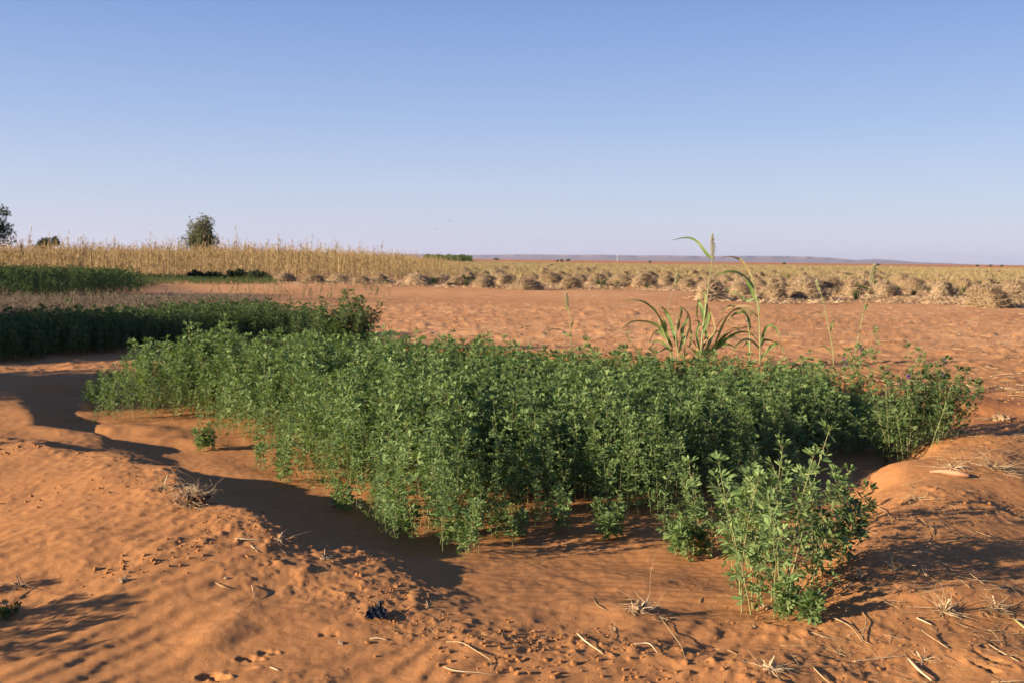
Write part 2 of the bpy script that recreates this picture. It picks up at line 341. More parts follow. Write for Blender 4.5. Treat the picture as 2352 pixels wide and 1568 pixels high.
# ------------------------------------------------------------------ ground
def ground():
    th = [-180, -150, -120, -95, -75, -60, -50, -42, -38]
    th = np.concatenate([th, np.arange(-35, -32, .5), np.linspace(-32, 32, 640), np.arange(32.5, 36, .5), [38, 42, 50, 60, 75, 95, 120, 150, 180]])
    r = [.01, .3, .7, 1.2, 1.7, 2.1]; q = 2.3
    while q < 9: r.append(q); q *= 1.0032
    while q < 20: r.append(q); q *= 1.006
    while q < 80: r.append(q); q *= 1.014
    while q < 30000: r.append(q); q *= 1.05
    r.append(30000.)
    r = np.array(r); T, Rr = np.meshgrid(np.radians(th), r)
    x = (Rr * np.sin(T)).ravel(); y = (Rr * np.cos(T)).ravel(); z = H(x, y)
    nr, nt = Rr.shape
    i = np.arange((nr - 1) * (nt - 1)); a = i // (nt - 1) * nt + i % (nt - 1)
    quads = np.stack([a, a + 1, a + nt + 1, a + nt], 1)[:, ::-1]
    me = bpy.data.meshes.new('ground'); nf = len(quads)
    me.vertices.add(len(x)); me.vertices.foreach_set('co', np.stack([x, y, z], 1).ravel())
    me.loops.add(nf * 4); me.loops.foreach_set('vertex_index', quads.ravel().astype(np.int32))
    me.polygons.add(nf); me.polygons.foreach_set('loop_start', np.arange(nf, dtype=np.int32) * 4)
    me.polygons.foreach_set('use_smooth', np.ones(nf, bool))
    me.update(calc_edges=True)
    rad = np.hypot(x, y)
    n1 = fbm(x / 30, y / 60, 71, 3)
    pale = sst(10, 22, rad) * (.75 + .4 * vnoise(x / 5, y / 8, 72)) * (1 - sst(300, 900, rad))
    d3, _, _ = line_d(x, y, BACK); fresh = np.exp(-(d3 / .9) ** 2) * .85
    veg = sst(85, 115, rad + 25 * n1) * (1 - sst(330, 440, rad + 120 * n1)) * (.55 + .5 * np.clip(fbm(x / 12, y / 30, 75, 3) + .5, 0, 1))
    dune = sst(350, 500, rad)
    for nm, v in (('pale', pale), ('fresh', fresh), ('veg', veg), ('dune', dune)):
        at = me.attributes.new(nm, 'FLOAT', 'POINT'); at.data.foreach_set('value', np.clip(v, 0, 1).astype(np.float32))
    me.materials.append(M['sand'])
    tag(obj('ground', me), kind='structure')
ground()

# ------------------------------------------------------------------ distant hills
def hills():
    prof = [(300, 5), (700, 9), (960, 10), (1060, 9.5), (1148, 11), (1200, 13), (1300, 12.5), (1380, 14), (1450, 13), (1530, 14.5), (1600, 13.5), (1700, 15), (1780, 16), (1860, 15), (1915, 12), (1957, 8), (2006, 11), (2050, 9), (2100, 4.5), (2160, 3), (2230, .5), (2330, -1)]
    X = np.linspace(300, 2330, 700); hp = np.interp(X, [p[0] for p in prof], [p[1] for p in prof])
    D = 15000.0; depths = [(0, 0), (260, .16), (520, .34), (760, .50), (930, .62), (990, .93), (1100, 1.0), (1800, 1.0), (3200, .97)]
    V = []; nx = len(X)
    g = fbm(X / 110, X * 0, 81, 3); g2 = np.abs(fbm(X / 45, X * 0 + 3, 83, 2))
    for j, (dd, k) in enumerate(depths):
        for i in range(nx):
            off = 300 * g[i] + (140 * g2[i] if j < 6 else 0)
            d = D + dd * 1.3 + off; x = (X[i] - CX) / FPX * D
            z = hp[i] * D / FPX * (k + (.10 * g2[i] * (1 if 0 < j < 5 else 0))) + (4 * fbm(X[i:i + 1] / 5, np.array([j * .7]), 85, 2)[0] if j > 5 else 0) - (6 if j == 0 else 0)
            V.append((x * d / D, d, z))
    F = [(j * nx + i, j * nx + i + 1, (j + 1) * nx + i + 1, (j + 1) * nx + i) for j in range(len(depths) - 1) for i in range(nx - 1)]
    b = Buf(); b.add(V, F); tag(obj('hills', b.mesh('hills', ['hill'], False)), kind='structure')
hills()

# ------------------------------------------------------------------ scatter of mass cover ("stuff")
def scatter(name, protos, pts, rot, scl, idx, label):
    col = bpy.data.collections.new(name + '_source')
    for i, me in enumerate(protos):
        o = bpy.data.objects.new('%s_piece_%02d' % (name, i), me); col.objects.link(o)
    me = bpy.data.meshes.new(name); me.from_pydata([tuple(p) for p in pts], [], [])
    a = me.attributes.new('turn', 'FLOAT_VECTOR', 'POINT'); a.data.foreach_set('vector', np.asarray(rot, np.float32).ravel())
    a = me.attributes.new('size', 'FLOAT_VECTOR', 'POINT'); s_ = np.asarray(scl, np.float32)
    if s_.ndim == 1: s_ = np.repeat(s_[:, None], 3, 1)
    a.data.foreach_set('vector', s_.ravel())
    a = me.attributes.new('pick', 'INT', 'POINT'); a.data.foreach_set('value', np.asarray(idx, np.int32))
    ng = bpy.data.node_groups.new(name, 'GeometryNodeTree')
    ng.interface.new_socket('Geometry', in_out='INPUT', socket_type='NodeSocketGeometry')
    ng.interface.new_socket('Geometry', in_out='OUTPUT', socket_type='NodeSocketGeometry')
    N, L = ng.nodes, ng.links.new
    gi, go = N.new('NodeGroupInput'), N.new('NodeGroupOutput')
    ci = N.new('GeometryNodeCollectionInfo'); ci.inputs['Collection'].default_value = col
    ci.inputs['Separate Children'].default_value = True; ci.inputs['Reset Children'].default_value = True
    ip = N.new('GeometryNodeInstanceOnPoints'); ip.inputs['Pick Instance'].default_value = True
    def at(n, t):
        q = N.new('GeometryNodeInputNamedAttribute'); q.data_type = t; q.inputs['Name'].default_value = n; return q.outputs[0]
    L(gi.outputs[0], ip.inputs['Points']); L(ci.outputs[0], ip.inputs['Instance']); L(at('pick', 'INT'), ip.inputs['Instance Index'])
    L(at('turn', 'FLOAT_VECTOR'), ip.inputs['Rotation']); L(at('size', 'FLOAT_VECTOR'), ip.inputs['Scale']); L(ip.outputs[0], go.inputs[0])
    o = obj(name, me); md = o.modifiers.new('scatter', 'NODES'); md.node_group = ng
    return tag(o, label, kind='stuff')

def sample_poly(poly, n, rng):
    P = np.array(poly); lo, hi = P.min(0), P.max(0); out = []
    while len(out) < n:
        q = rng.uniform(lo, hi, (n * 3, 2)); q = q[poly_sd(q[:, 0], q[:, 1], poly) < 0]; out.extend(q.tolist())
    return np.array(out[:n])

# ------------------------------------------------------------------ alfalfa
def leaf_variant(rng, nl, L, young=False):
    b = Buf(); pet = L * rng.uniform(.35, .7)
    b.tube([(0, 0, 0), (0, pet * .6, pet * .12), (0, pet, 0)], L * .018, 3, 1, False)
    for i in range(nl):
        a = R((i - (nl - 1) / 2) * (52 if nl == 3 else 38) * (.45 if young else 1) + rng.uniform(-9, 9)); l = L * rng.uniform(.85, 1.2) * (1 - .12 * abs(i - (nl - 1) / 2)); w = l * rng.uniform(.27, .37)
        up = rng.uniform(-.45, .45); q = Quaternion((0, 0, 1), -a) @ Quaternion((1, 0, 0), up) @ Quaternion((0, 1, 0), rng.uniform(-.5, .5))
        f = -.10 * w
        V = [(0, 0, 0), (.30 * w, .3 * l, .0), (.5 * w, .68 * l, -.02 * l), (.2 * w, .97 * l, -.09 * l), (-.2 * w, .97 * l, -.09 * l), (-.5 * w, .68 * l, -.02 * l), (-.30 * w, .3 * l, 0), (0, .34 * l, f), (0, .72 * l, f - .02 * l)]
        b.add([q @ Vector(v) + Vector((0, pet, 0)) for v in V], [(0, 1, 7), (0, 7, 6), (1, 2, 8, 7), (6, 7, 8, 5), (2, 3, 8), (3, 4, 8), (4, 5, 8)])
    return b
rngL = random.Random(5)
LEAFV = [leaf_variant(rngL, 3, 1.0) for _ in range(4)] + [leaf_variant(rngL, 5, 1.0) for _ in range(3)] + [leaf_variant(rngL, 4, .9, True) for _ in range(3)]
def leaf_meshes(mat): return [b.mesh('leaf', [mat, 'stem']) for b in LEAFV]

def stem_layout(rng, h, leafL=.028, bare=.12, dens=1.0, lean=.12, branch=True):
    """returns list of (points, radii) tubes and list of (matrix, variant) leaves"""
    az = rng.uniform(0, 6.28); ln = rng.uniform(.2, 1) * lean; tubes = []; leaves = []
    n = 9; pts = []
    wob = [rng.uniform(-1, 1) * h * .012 for _ in range(2 * n + 2)]
    for i in range(n):
        t = i / (n - 1); k = ln * h * t ** 1.6
        pts.append(Vector((math.cos(az) * k + wob[i] * t, math.sin(az) * k + wob[n + i] * t, h * t)))
    tubes.append((pts, [max(.001, .0030 * (1 - .65 * i / (n - 1))) * (h / .6) ** .5 for i in range(n)]))
    def put(p, az_, el, L, v):
        q = Quaternion((0, 0, 1), az_ - math.pi / 2) @ Quaternion((1, 0, 0), el) @ Quaternion((0, 1, 0), rng.uniform(-.7, .7))
        leaves.append((Matrix.Translation(p) @ q.to_matrix().to_4x4() @ Matrix.Scale(L, 4), v))
    def at(t):
        f = t * (n - 1); i = min(int(f), n - 2); return pts[i].lerp(pts[i + 1], f - i)
    t = bare + rng.uniform(0, .05); a = rng.uniform(0, 6.28)
    while t < .985:
        p = at(t); a += 2.4 + rng.uniform(-.5, .5)
        size = leafL * (.75 + .5 * math.sin(min(1, t * 1.1) * 2.6)) * rng.uniform(.8, 1.15)
        put(p, a, rng.uniform(-.1, .9), size, rng.randrange(7))
        if branch and rng.random() < .62 * dens:
            bl = rng.uniform(.03, .085) * (h / .6) * (1.15 - t * .6); el = rng.uniform(.5, 1.0)
            d = Vector((math.cos(a) * math.cos(el), math.sin(a) * math.cos(el), math.sin(el)))
            e = p + d * bl + Vector((0, 0, bl * .25)); tubes.append(([p, p + d * bl * .55, e], [.0011, .0009, .0006]))
            put(p + d * bl * .55, a + rng.uniform(-1.2, 1.2), rng.uniform(0, .6), size * .85, rng.randrange(7))
            for _ in range(2): put(e, a + rng.uniform(-1.6, 1.6), rng.uniform(.3, 1.1), size * .75, rng.randrange(3, 10))
        t += rng.uniform(.045, .075) / dens
    for k in range(5): put(pts[-1], k * 1.25 + rng.uniform(-.4, .4), rng.uniform(.45, 1.15), leafL * rng.uniform(.75, 1.1), 7 + rng.randrange(3))
    return tubes, leaves
def bake(tubes, leaves, buf, off=Vector((0, 0, 0)), mi_leaf=0, mi_stem=1):
    for p, r in tubes: buf.tube([q + off for q in p], r, 4, mi_stem, False)
    T = Matrix.Translation(off)
    for m, v in leaves:
        mm = T @ m; b = LEAFV[v]; n = len(buf.v)
        buf.v.extend([tuple(mm @ Vector(q)) for q in b.v]); buf.f.extend([tuple(i + n for i in f) for f in b.f]); buf.m.extend([mi_leaf if k == 0 else mi_stem for k in b.m])
def stem_protos(name, n, seed, hmul=1.0, leafL=.028, mat='leaf', dens=1.0, bare=.12, lean=.14, stem='stem'):
    rng = random.Random(seed); out = []
    for i in range(n):
        leggy = i % 4 == 3; b = Buf(); bake(*stem_layout(rng, rng.uniform(.88, 1.14) * hmul, leafL * rng.uniform(.8, 1.15), bare + (.12 if leggy else 0), dens * (.65 if leggy else rng.uniform(.9, 1.1)), lean * (1.8 if leggy else 1)), b); out.append(b.mesh(name, [mat, stem]))
    return out

def bed(name, poly, n, hgt, protos, seed, label, edge=.35, hvar=.15, tilt=.1, slope=None, thin=(.35, .5), rim=.5):
    rng = np.random.default_rng(seed); q = sample_poly(poly, n, rng); x, y = q[:, 0], q[:, 1]
    sd = -poly_sd(x, y, poly); clump = vnoise(x * 1.7, y * 1.7, seed)
    keep = rng.random(n) < np.clip(thin[0] + sd / thin[1], 0, 1) * np.clip(1.0 + .8 * vnoise(x * 2.3, y * 2.3, seed + 5), .4, 1); x, y, sd, clump = x[keep], y[keep], sd[keep], clump[keep]
    k = len(x)
    h = hgt * (1 - edge * (1 - sst(0, rim, sd))) * (1 + hvar * clump * .6 + hvar * rng.normal(0, .75, k)); h = h * slope(x) if slope else h; h = np.clip(h, hgt * .3, hgt * 1.45)
    z = H(x, y) - .004
    rot = np.stack([rng.normal(0, tilt, k), rng.normal(0, tilt, k), rng.uniform(0, 6.28, k)], 1)
    return scatter(name, protos, np.stack([x, y, z], 1), rot, h, rng.integers(0, len(protos), k), label)

# main bed outline, from the base of its stems in the photograph
MAIN = [P0(*q, -.12) for q in [(205, 965), (370, 965), (430, 975), (470, 1025), (540, 1030), (570, 1040), (590, 1085), (655, 1130), (720, 1180), (780, 1225), (815, 1265), (920, 1288), (1060, 1296), (1170, 1255), (1215, 1215), (1330, 1215), (1400, 1225), (1500, 1255), (1570, 1280), (1625, 1270), (1660, 1200), (1780, 1160), (1880, 1110), (1960, 1075), (2070, 1040), (2070, 965), (1850, 930), (1600, 925), (1300, 912), (1000, 897), (700, 885), (450, 893), (240, 916)]]
PR = stem_protos('alfalfa_stem', 22, 3, 1.0, .074)
bed('alfalfa_bed', MAIN, 5700, .58, PR, 12, 'sunlit green alfalfa bed growing in the sandy basin in the middle', edge=.48, hvar=.14, tilt=.12, thin=(.07, .95), rim=.75, slope=lambda x: np.interp(x, [-4, -1, 3], [1.14, 1.04, .86]))

MID = [P0(*q) for q in [(-420, 850), (-150, 845), (60, 832), (250, 815), (450, 796), (640, 785), (730, 790), (760, 765), (560, 752), (300, 772), (0, 798), (-420, 805)]]
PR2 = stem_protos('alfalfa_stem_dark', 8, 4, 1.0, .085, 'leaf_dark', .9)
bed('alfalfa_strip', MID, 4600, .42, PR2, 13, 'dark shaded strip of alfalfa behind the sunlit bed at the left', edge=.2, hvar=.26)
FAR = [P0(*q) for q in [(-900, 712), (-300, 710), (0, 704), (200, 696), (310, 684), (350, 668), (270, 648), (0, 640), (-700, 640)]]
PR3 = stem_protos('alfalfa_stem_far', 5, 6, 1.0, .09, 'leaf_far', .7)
bed('far_alfalfa_strip', FAR, 7000, .64, PR3, 14, 'far dark shaded alfalfa strip below the tall dry millet at the left edge', edge=.2, hvar=.2)
COVER = [P0(*q) for q in [(250, 664), (420, 655), (560, 655), (640, 652), (660, 645), (620, 638), (380, 634), (220, 636)]]
bed('green_cover', COVER, 2400, .17, stem_protos('cover_sprig', 4, 8, 1.0, .25, 'weed', .5), 15, 'low bright green ground cover in front of the millet field', edge=.3)
STRIP = [P0(*q) for q in [(975, 601.5), (1085, 602.5), (1080, 599.6), (975, 598.8)]]
bed('green_crop_strip', STRIP, 1800, 2.0, stem_protos('crop_sprig', 4, 9, 1.0, .3, 'weed', .5), 16, 'thin strip of green crop at the right end of the millet field', edge=.1, hvar=.25)

# dry branching weeds between the two shaded strips
def dry_proto(rng, mat):
    b = Buf()
    for k in range(7):
        a = rng.uniform(0, 6.28); l = rng.uniform(.1, .35); p = [Vector((0, 0, 0)), Vector((math.cos(a) * l * .4, math.sin(a) * l * .4, .5)), Vector((math.cos(a) * l, math.sin(a) * l, rng.uniform(.8, 1.05)))]
        b.tube(p, [.014, .012, .006], 3, 0, False)
        for _ in range(5):
            t = rng.uniform(.3, 1); s = p[1].lerp(p[2], t) ; d = Vector((rng.uniform(-1, 1), rng.uniform(-1, 1), rng.uniform(.2, 1.2))).normalized() * rng.uniform(.08, .2)
            b.tube([s, s + d], [.009, .005], 3, 0, False)
    return b.mesh('dry_weed_piece', [mat])
rr_ = random.Random(31)
DRYP = [dry_proto(rr_, 'dry') for _ in range(6)]
DRYZ = [P0(*q) for q in [(-350, 800), (0, 795), (300, 768), (480, 750), (640, 748), (600, 728), (300, 728), (0, 730), (-350, 730)]]
bed('dry_weeds', DRYZ, 3600, .52, DRYP, 17, 'greyish brown dead weed stalks between the two dark alfalfa strips', edge=.1)

# ------------------------------------------------------------------ tall dry millet
def millet_proto(rng):
    b = Buf(); az = rng.uniform(0, 6.28); ln = rng.uniform(0, .12); n = 5
    pts = [Vector((math.cos(az) * ln * (i / 4) ** 2, math.sin(az) * ln * (i / 4) ** 2, i / 4)) for i in range(n)]
    b.tube(pts, [.0075, .007, .006, .005, .003], 3, 0, False)
    for k in range(7):
        t = .12 + .8 * k / 7 + rng.uniform(-.04, .04); a = rng.uniform(0, 6.28); p = pts[0].lerp(pts[-1], t); l = rng.uniform(.1, .22)
        d = Vector((math.cos(a), math.sin(a), 0)); s = Vector((-math.sin(a), math.cos(a), rng.uniform(-.4, .4)))
        b.ribbon([p, p + d * l * .35 + Vector((0, 0, l * .5)), p + d * l * .7 + Vector((0, 0, l * .1)), p + d * l * .75 - Vector((0, 0, l * .5))], [.012, .018, .014, .002], s, .2, 1)
    if rng.random() < .35: b.tube([pts[-1] * .95, pts[-1] * 1.0, pts[-1] * 1.04], [.005, .009, .003], 4, 0)
    return b.mesh('millet_stalk', ['millet', 'millet_leaf'])
def millet_field():
    rng = np.random.default_rng(77); r2 = random.Random(77)
    P = [millet_proto(r2) for _ in range(10)]
    poly = [P0(*q) for q in [(-900, 640), (-200, 640), (200, 640), (420, 639), (640, 641), (800, 643), (930, 643), (1040, 643), (1085, 636), (1060, 622), (960, 611), (900, 606.5), (300, 602), (-600, 600)]]
    q = sample_poly(poly, 17000, rng); x, y = q[:, 0], q[:, 1]
    sdf = -poly_sd(x, y, poly)
    px = CX + x / y * FPX
    h = np.interp(px, [-900, 300, 560, 760, 900, 980, 1085], [1.95, 2.0, 2.15, 2.0, 1.7, 1.4, 1.0]) * rng.normal(1, .13, len(x))
    h *= 1 + .10 * vnoise(x / 3, y / 3, 78); tall = rng.random(len(x)) < .08; h[tall] *= rng.uniform(1.15, 1.5, tall.sum())
    z = H(x, y) - .02; k = len(x); s = h
    scl = np.stack([s * 1.0, s * 1.0, h], 1)
    scatter('millet_field', P, np.stack([x, y, z], 1), np.stack([rng.normal(0, .05, k), rng.normal(0, .05, k), rng.uniform(0, 6.28, k)], 1), scl, rng.integers(0, 10, k), 'tall golden dry millet standing in a dense field at the left')
millet_field()

# ------------------------------------------------------------------ far pale grass
def tuft_proto(rng, mat, n=26, w=.03, spread=.5):
    b = Buf()
    for _ in range(n):
        a = rng.uniform(0, 6.28); l = rng.uniform(.1, 1) * spread; h = rng.uniform(.5, 1.1); r0 = rng.uniform(0, .3) * spread
        d = Vector((math.cos(a), math.sin(a), 0)); s = Vector((-math.sin(a), math.cos(a), 0))
        b.ribbon([d * r0, d * (r0 + l * .4) + Vector((0, 0, h * .7)), d * (r0 + l) + Vector((0, 0, h))], [w, w * .8, w * .2], s, .2)
    return b.mesh('grass_tuft', [mat])
r2 = random.Random(41); TUFT = [tuft_proto(r2, 'grass') for _ in range(5)]
def far_grass():
    rng = np.random.default_rng(42); n = 26000
    u = rng.random(n); d = np.exp(np.log(70) + u * (np.log(430) - np.log(70))); px = rng.uniform(900, 2600, n)
    x = (px - CX) / FPX * d; y = d
    keep = rng.random(n) < np.clip(.75 + 1.2 * vnoise(x / 14, y / 25, 43), 0, 1) * np.clip((d - 65) / 70, 0, 1) * (1 - sst(330, 420, d + 60 * vnoise(x / 40, y / 40, 44))); x, y, d = x[keep], y[keep], d[keep]; k = len(x)
    s = rng.uniform(.28, .6, k) * (1 + d / 400)
    scatter('pale_grass', TUFT, np.stack([x, y, H(x, y) - .02], 1), np.stack([x * 0, x * 0, rng.uniform(0, 6.28, k)], 1), np.stack([s * 1.7, s * 1.7, s * .75], 1), rng.integers(0, 5, k), 'flat pale yellow green field of low dry grass stretching behind the straw heaps')
far_grass()

# ------------------------------------------------------------------ straw heaps
def heap_proto(seed, strands=1300):
    rng = random.Random(seed); b = Buf(); V, F = lump(rng, 3, .05, (1, 1, 1)); nv = []
    lob = [(rng.uniform(0, 6.28), rng.uniform(.15, .40)) for _ in range(4)]
    def rad(d):
        a = math.atan2(d.y, d.x); k = 1 + sum(w * math.cos((i + 1) * a + p) * .5 for i, (p, w) in enumerate(lob)); return k
    for v in V:
        d = v.normalized(); k = rad(d) * (1 + rng.uniform(-.06, .06)); z = max(-.08, d.z) ; nv.append((d.x * k * .44, d.y * k * .44, z * .74))
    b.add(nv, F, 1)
    for _ in range(strands):
        d = Vector((rng.gauss(0, 1), rng.gauss(0, 1), abs(rng.gauss(0, .9)))).normalized(); k = rad(d)
        p = Vector((d.x * k * .43, d.y * k * .43, d.z * .72 + .01)); t = Vector((rng.gauss(0, 1), rng.gauss(0, 1), rng.gauss(0, .6))); t = (t - d * t.dot(d) * .7).normalized()
        l = rng.uniform(.07, .26); o = d * rng.uniform(.0, .06); o2 = d * rng.uniform(.0, .22) * rng.random()
        q = p + t * l + o2; q.z = max(q.z, .01); m_ = (p + q) * .5 + d * rng.uniform(.0, .07); s = t.cross(d) + Vector((rng.uniform(-.4, .4),) * 3)
        b.ribbon([p + o * .3, m_, q], [.012, .014, .006], s, .3)
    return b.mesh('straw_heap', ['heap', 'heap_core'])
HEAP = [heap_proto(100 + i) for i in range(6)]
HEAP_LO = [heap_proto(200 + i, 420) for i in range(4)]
def heap(x, y, w, h, i, label, group, lo=False):
    o = obj('straw_heap', (HEAP_LO if lo else HEAP)[i % (4 if lo else 6)], None, (x, y, hz(x, y) - .015), (0, 0, random.uniform(0, 6.28)), (w, w * random.uniform(.7, 1.15), h))
    return tag(o, label, 'straw heap', group)
GL = [(655, 648, 46), (722, 651, 50), (778, 648, 44), (832, 652, 36), (872, 650, 44), (955, 656, 62), (1012, 652, 44), (1052, 656, 50)]
for k, (px, py, w) in enumerate(GL):
    p = G(px, py); s = p.y / FPX * 1.0; nth = ['first', 'second', 'third', 'fourth', 'fifth', 'sixth', 'seventh', 'eighth'][k]
    heap(p.x, p.y, w * s, w * s * random.uniform(.5, .78), k, 'brownish straw heap at the foot of the millet, %s from the left' % nth, 'straw heaps in the field')
GM = [(1110, 661, 58), (1160, 655, 46), (1205, 666, 70), (1262, 652, 56), (1312, 664, 62), (1372, 656, 56), (1425, 658, 60), (1478, 660, 58), (1532, 658, 48), (1575, 662, 50)]
for k, (px, py, w) in enumerate(GM):
    p = G(px, py); s = p.y / FPX * 1.0; nth = ['first', 'second', 'third', 'fourth', 'fifth', 'sixth', 'seventh', 'eighth', 'ninth', 'tenth'][k]
    heap(p.x, p.y, w * s * random.uniform(.85, 1.1), w * s * random.uniform(.48, .8), k + 2, 'pale straw heap in the front row left of the tall sorghum, %s from the left' % nth, 'straw heaps in the field')
GR = [(1632, 690, 78, 'broad bright straw heap directly left of the tall sorghum stalk'), (1700, 680, 52, 'straw heap between the two tallest sorghum stalks'), (1776, 691, 62, 'dark sided straw heap just right of the sorghum with a shadow beside it'), (1848, 690, 78, 'tall rounded straw heap with a long dark shadow on its right'),
      (1905, 668, 52, 'straw heap behind and right of the tall rounded heap'), (1958, 679, 56, 'straw heap behind the left leaning seed stalk'), (2030, 680, 54, 'straw heap just right of the right leaning seed stalk'), (2095, 668, 50, 'small straw heap set back from the front row at the right'),
      (2166, 684, 62, 'straw heap in the front row left of the shaggy heap'), (2262, 706, 84, 'nearest shaggy straw heap with a long shadow reaching the right edge'), (2335, 690, 74, 'straw heap cut by the right edge of the picture')]
for k, (px, py, w, lab) in enumerate(GR):
    p = G(px, py); s = p.y / FPX * 1.0; heap(p.x, p.y, w * s, w * s * .80, k + 1, lab, 'straw heaps in the field')
rngh = random.Random(9); placed = []; rows = []
n = 0; tries = 0
while n < 200 and tries < 9000:
    tries += 1
    px = rngh.uniform(1040, 2420); yh = 593.9 + (px - CX) * .0116
    lo_, hi_ = 15, np.interp(px, [1040, 1600, 2350], [60, 62, 78])
    py = yh + lo_ + (hi_ - lo_) * rngh.random() ** 1.0; x, y = P0(px, py)
    if any(abs(px - a) < 1150 / y * .8 and abs(py - b) < 2.2 for a, b in placed): continue
    if any(abs(px - a[0]) < 40 and abs(py - a[1]) < 7 for a in GM + GR + GL): continue
    placed.append((px, py)); n += 1; w = rngh.uniform(.75, 1.45)
    rows.append((px, heap(x, y, w, w * rngh.uniform(.42, .78), n, 'straw heap among the crowded rows far behind the front heaps', 'straw heaps in the field', y > 55), y))
ONES = ['', 'first', 'second', 'third', 'fourth', 'fifth', 'sixth', 'seventh', 'eighth', 'ninth', 'tenth', 'eleventh', 'twelfth', 'thirteenth', 'fourteenth', 'fifteenth', 'sixteenth', 'seventeenth', 'eighteenth', 'nineteenth']
def ordinal(k):
    if k < 20: return ONES[k]
    t, u = divmod(k, 10); return {2: 'twent', 3: 'thirt', 4: 'fort', 5: 'fift', 6: 'sixt', 7: 'sevent'}[t] + ('ieth' if u == 0 else 'y ' + ONES[u])
for k, (px, o, y) in enumerate(sorted([q for q in rows if q[2] < 52], key=lambda q: q[0])): o['label'] = 'straw heap of the second rank, just behind the front heaps, %s from the left' % ordinal(k + 1)
def heap_litter():
    rng = np.random.default_rng(48); r_ = random.Random(48); P = []
    for i in range(5):
        b = Buf()
        for _ in range(40):
            a = r_.uniform(0, 6.28); c = Vector((r_.gauss(0, .35), r_.gauss(0, .35), 0)); d = Vector((math.cos(a), math.sin(a), 0)) * r_.uniform(.1, .3); b.ribbon([c, c + d * .5 + Vector((0, 0, r_.uniform(.02, .09))), c + d + Vector((0, 0, r_.uniform(0, .05)))], [.02, .024, .01], Vector((-d.y, d.x, r_.uniform(-.3, .3))), .3)
        P.append(b.mesh('straw_wisps', ['heap']))
    n = 1500; d = np.exp(rng.uniform(np.log(36), np.log(95), n)); px = rng.uniform(640, 2600, n); x = (px - CX) / FPX * d
    k = (rng.random(n) < np.clip(.6 + 1.2 * vnoise(x / 2.5, d / 4, 49), 0, 1)) & (d > np.interp(px, [640, 1100, 1600, 1620, 2300], [56, 50, 50, 38, 34])); x, d = x[k], d[k]; k = len(x)
    scatter('heap_wisps', P, np.stack([x, d, H(x, d)], 1), np.stack([x * 0, x * 0, rng.uniform(0, 6.28, k)], 1), rng.uniform(.8, 1.7, k), rng.integers(0, 5, k), 'loose straw wisps spread on the ground between the straw heaps')
heap_litter()
def heap_weeds():
    rng = np.random.default_rng(58); n = 700; d = np.exp(rng.uniform(np.log(38), np.log(95), n)); px = rng.uniform(640, 2600, n); x = (px - CX) / FPX * d
    k = (rng.random(n) < np.clip(.3 + 1.5 * vnoise(x / 4, d / 7, 59), 0, 1)) & (d > np.interp(px, [640, 1100, 1600, 1620, 2300], [60, 54, 52, 42, 40])); x, d = x[k], d[k]; k = len(x)
    scatter('heap_weeds', [TUFTW[i] for i in range(4)], np.stack([x, d, H(x, d)], 1), np.stack([x * 0, x * 0, rng.uniform(0, 6.28, k)], 1), rng.uniform(.18, .42, k), rng.integers(0, 4, k), 'greyish green weeds growing between the straw heaps')
TUFTW = [tuft_proto(random.Random(300 + i), 'dry' if i % 2 else 'leaf_far', 60, .05, .8) for i in range(4)]
heap_weeds()

# ------------------------------------------------------------------ trees
def tree(name, base, height, crown_c, crown_r, lobes, leaf, seed, label, cat='tree', droop=.0, leaf_n=5200, leaf_s=.10, trunk_r=.16, group=None):
    rng = random.Random(seed); t = thing(name, base, label, cat, group)
    b = Buf(); top = Vector((crown_c[0] * .6, crown_c[1] * .6, crown_c[2]))
    b.tube([(0, 0, -.1), (top.x * .2 + .08, top.y * .2, top.z * .4), (top.x * .6, top.y * .6, top.z * .75), top], [trunk_r, trunk_r * .8, trunk_r * .6, trunk_r * .3], 8)
    cs = []
    for i in range(lobes):
        d = Vector((rng.gauss(0, 1), rng.gauss(0, 1), rng.gauss(0, .8))); d = d.normalized() * rng.uniform(.35, .9)
        c = Vector(crown_c) + Vector((d.x * crown_r[0], d.y * crown_r[1], d.z * crown_r[2])); cs.append((c, rng.uniform(.22, .42) * min(crown_r)))
        s = Vector((top.x * .4, top.y * .4, top.z * rng.uniform(.45, .85)))
        m_ = s.lerp(c, .5) + Vector((rng.uniform(-.2, .2), rng.uniform(-.2, .2), .15))
        b.tube([s, m_, c], [trunk_r * .35, trunk_r * .2, trunk_r * .06], 5)
    obj('trunk', b.mesh('trunk', ['bark']), t)
    lb = Buf()
    for i in range(leaf_n):
        c, r = cs[rng.randrange(len(cs))]
        d = Vector((rng.gauss(0, 1), rng.gauss(0, 1), rng.gauss(0, 1))).normalized() * r * rng.random() ** .4
        p = c + Vector((d.x * 1.25, d.y * 1.25, d.z)); 
        if droop: p.z -= droop * rng.random() ** 2 * crown_r[2]
        u = Vector((rng.gauss(0, 1), rng.gauss(0, 1), rng.gauss(0, 1) - droop * 3)).normalized(); w = u.orthogonal().normalized()
        q = Quaternion(u, rng.uniform(0, 6.28)); w = q @ w; s = leaf_s * rng.uniform(.6, 1.4)
        lb.add([p, p + u * s + w * s * .35, p + u * s * 2, p + u * s - w * s * .35], [(0, 1, 2, 3)])
    tag(obj('crown', lb.mesh('crown', [leaf], False), t), kind='stuff')
    return t
p = PD(465, 587, 120); p.z = hz(p.x, p.y)
tree('round_tree', p, 6.6, (0, 0, 4.1), (2.2, 2.2, 2.6), 30, 'treepale', 3, 'round pale green tree rising behind the dry millet field', droop=.3, leaf_n=7000, leaf_s=.15)
p = PD(-62, 587, 60); p.z = hz(p.x, p.y)
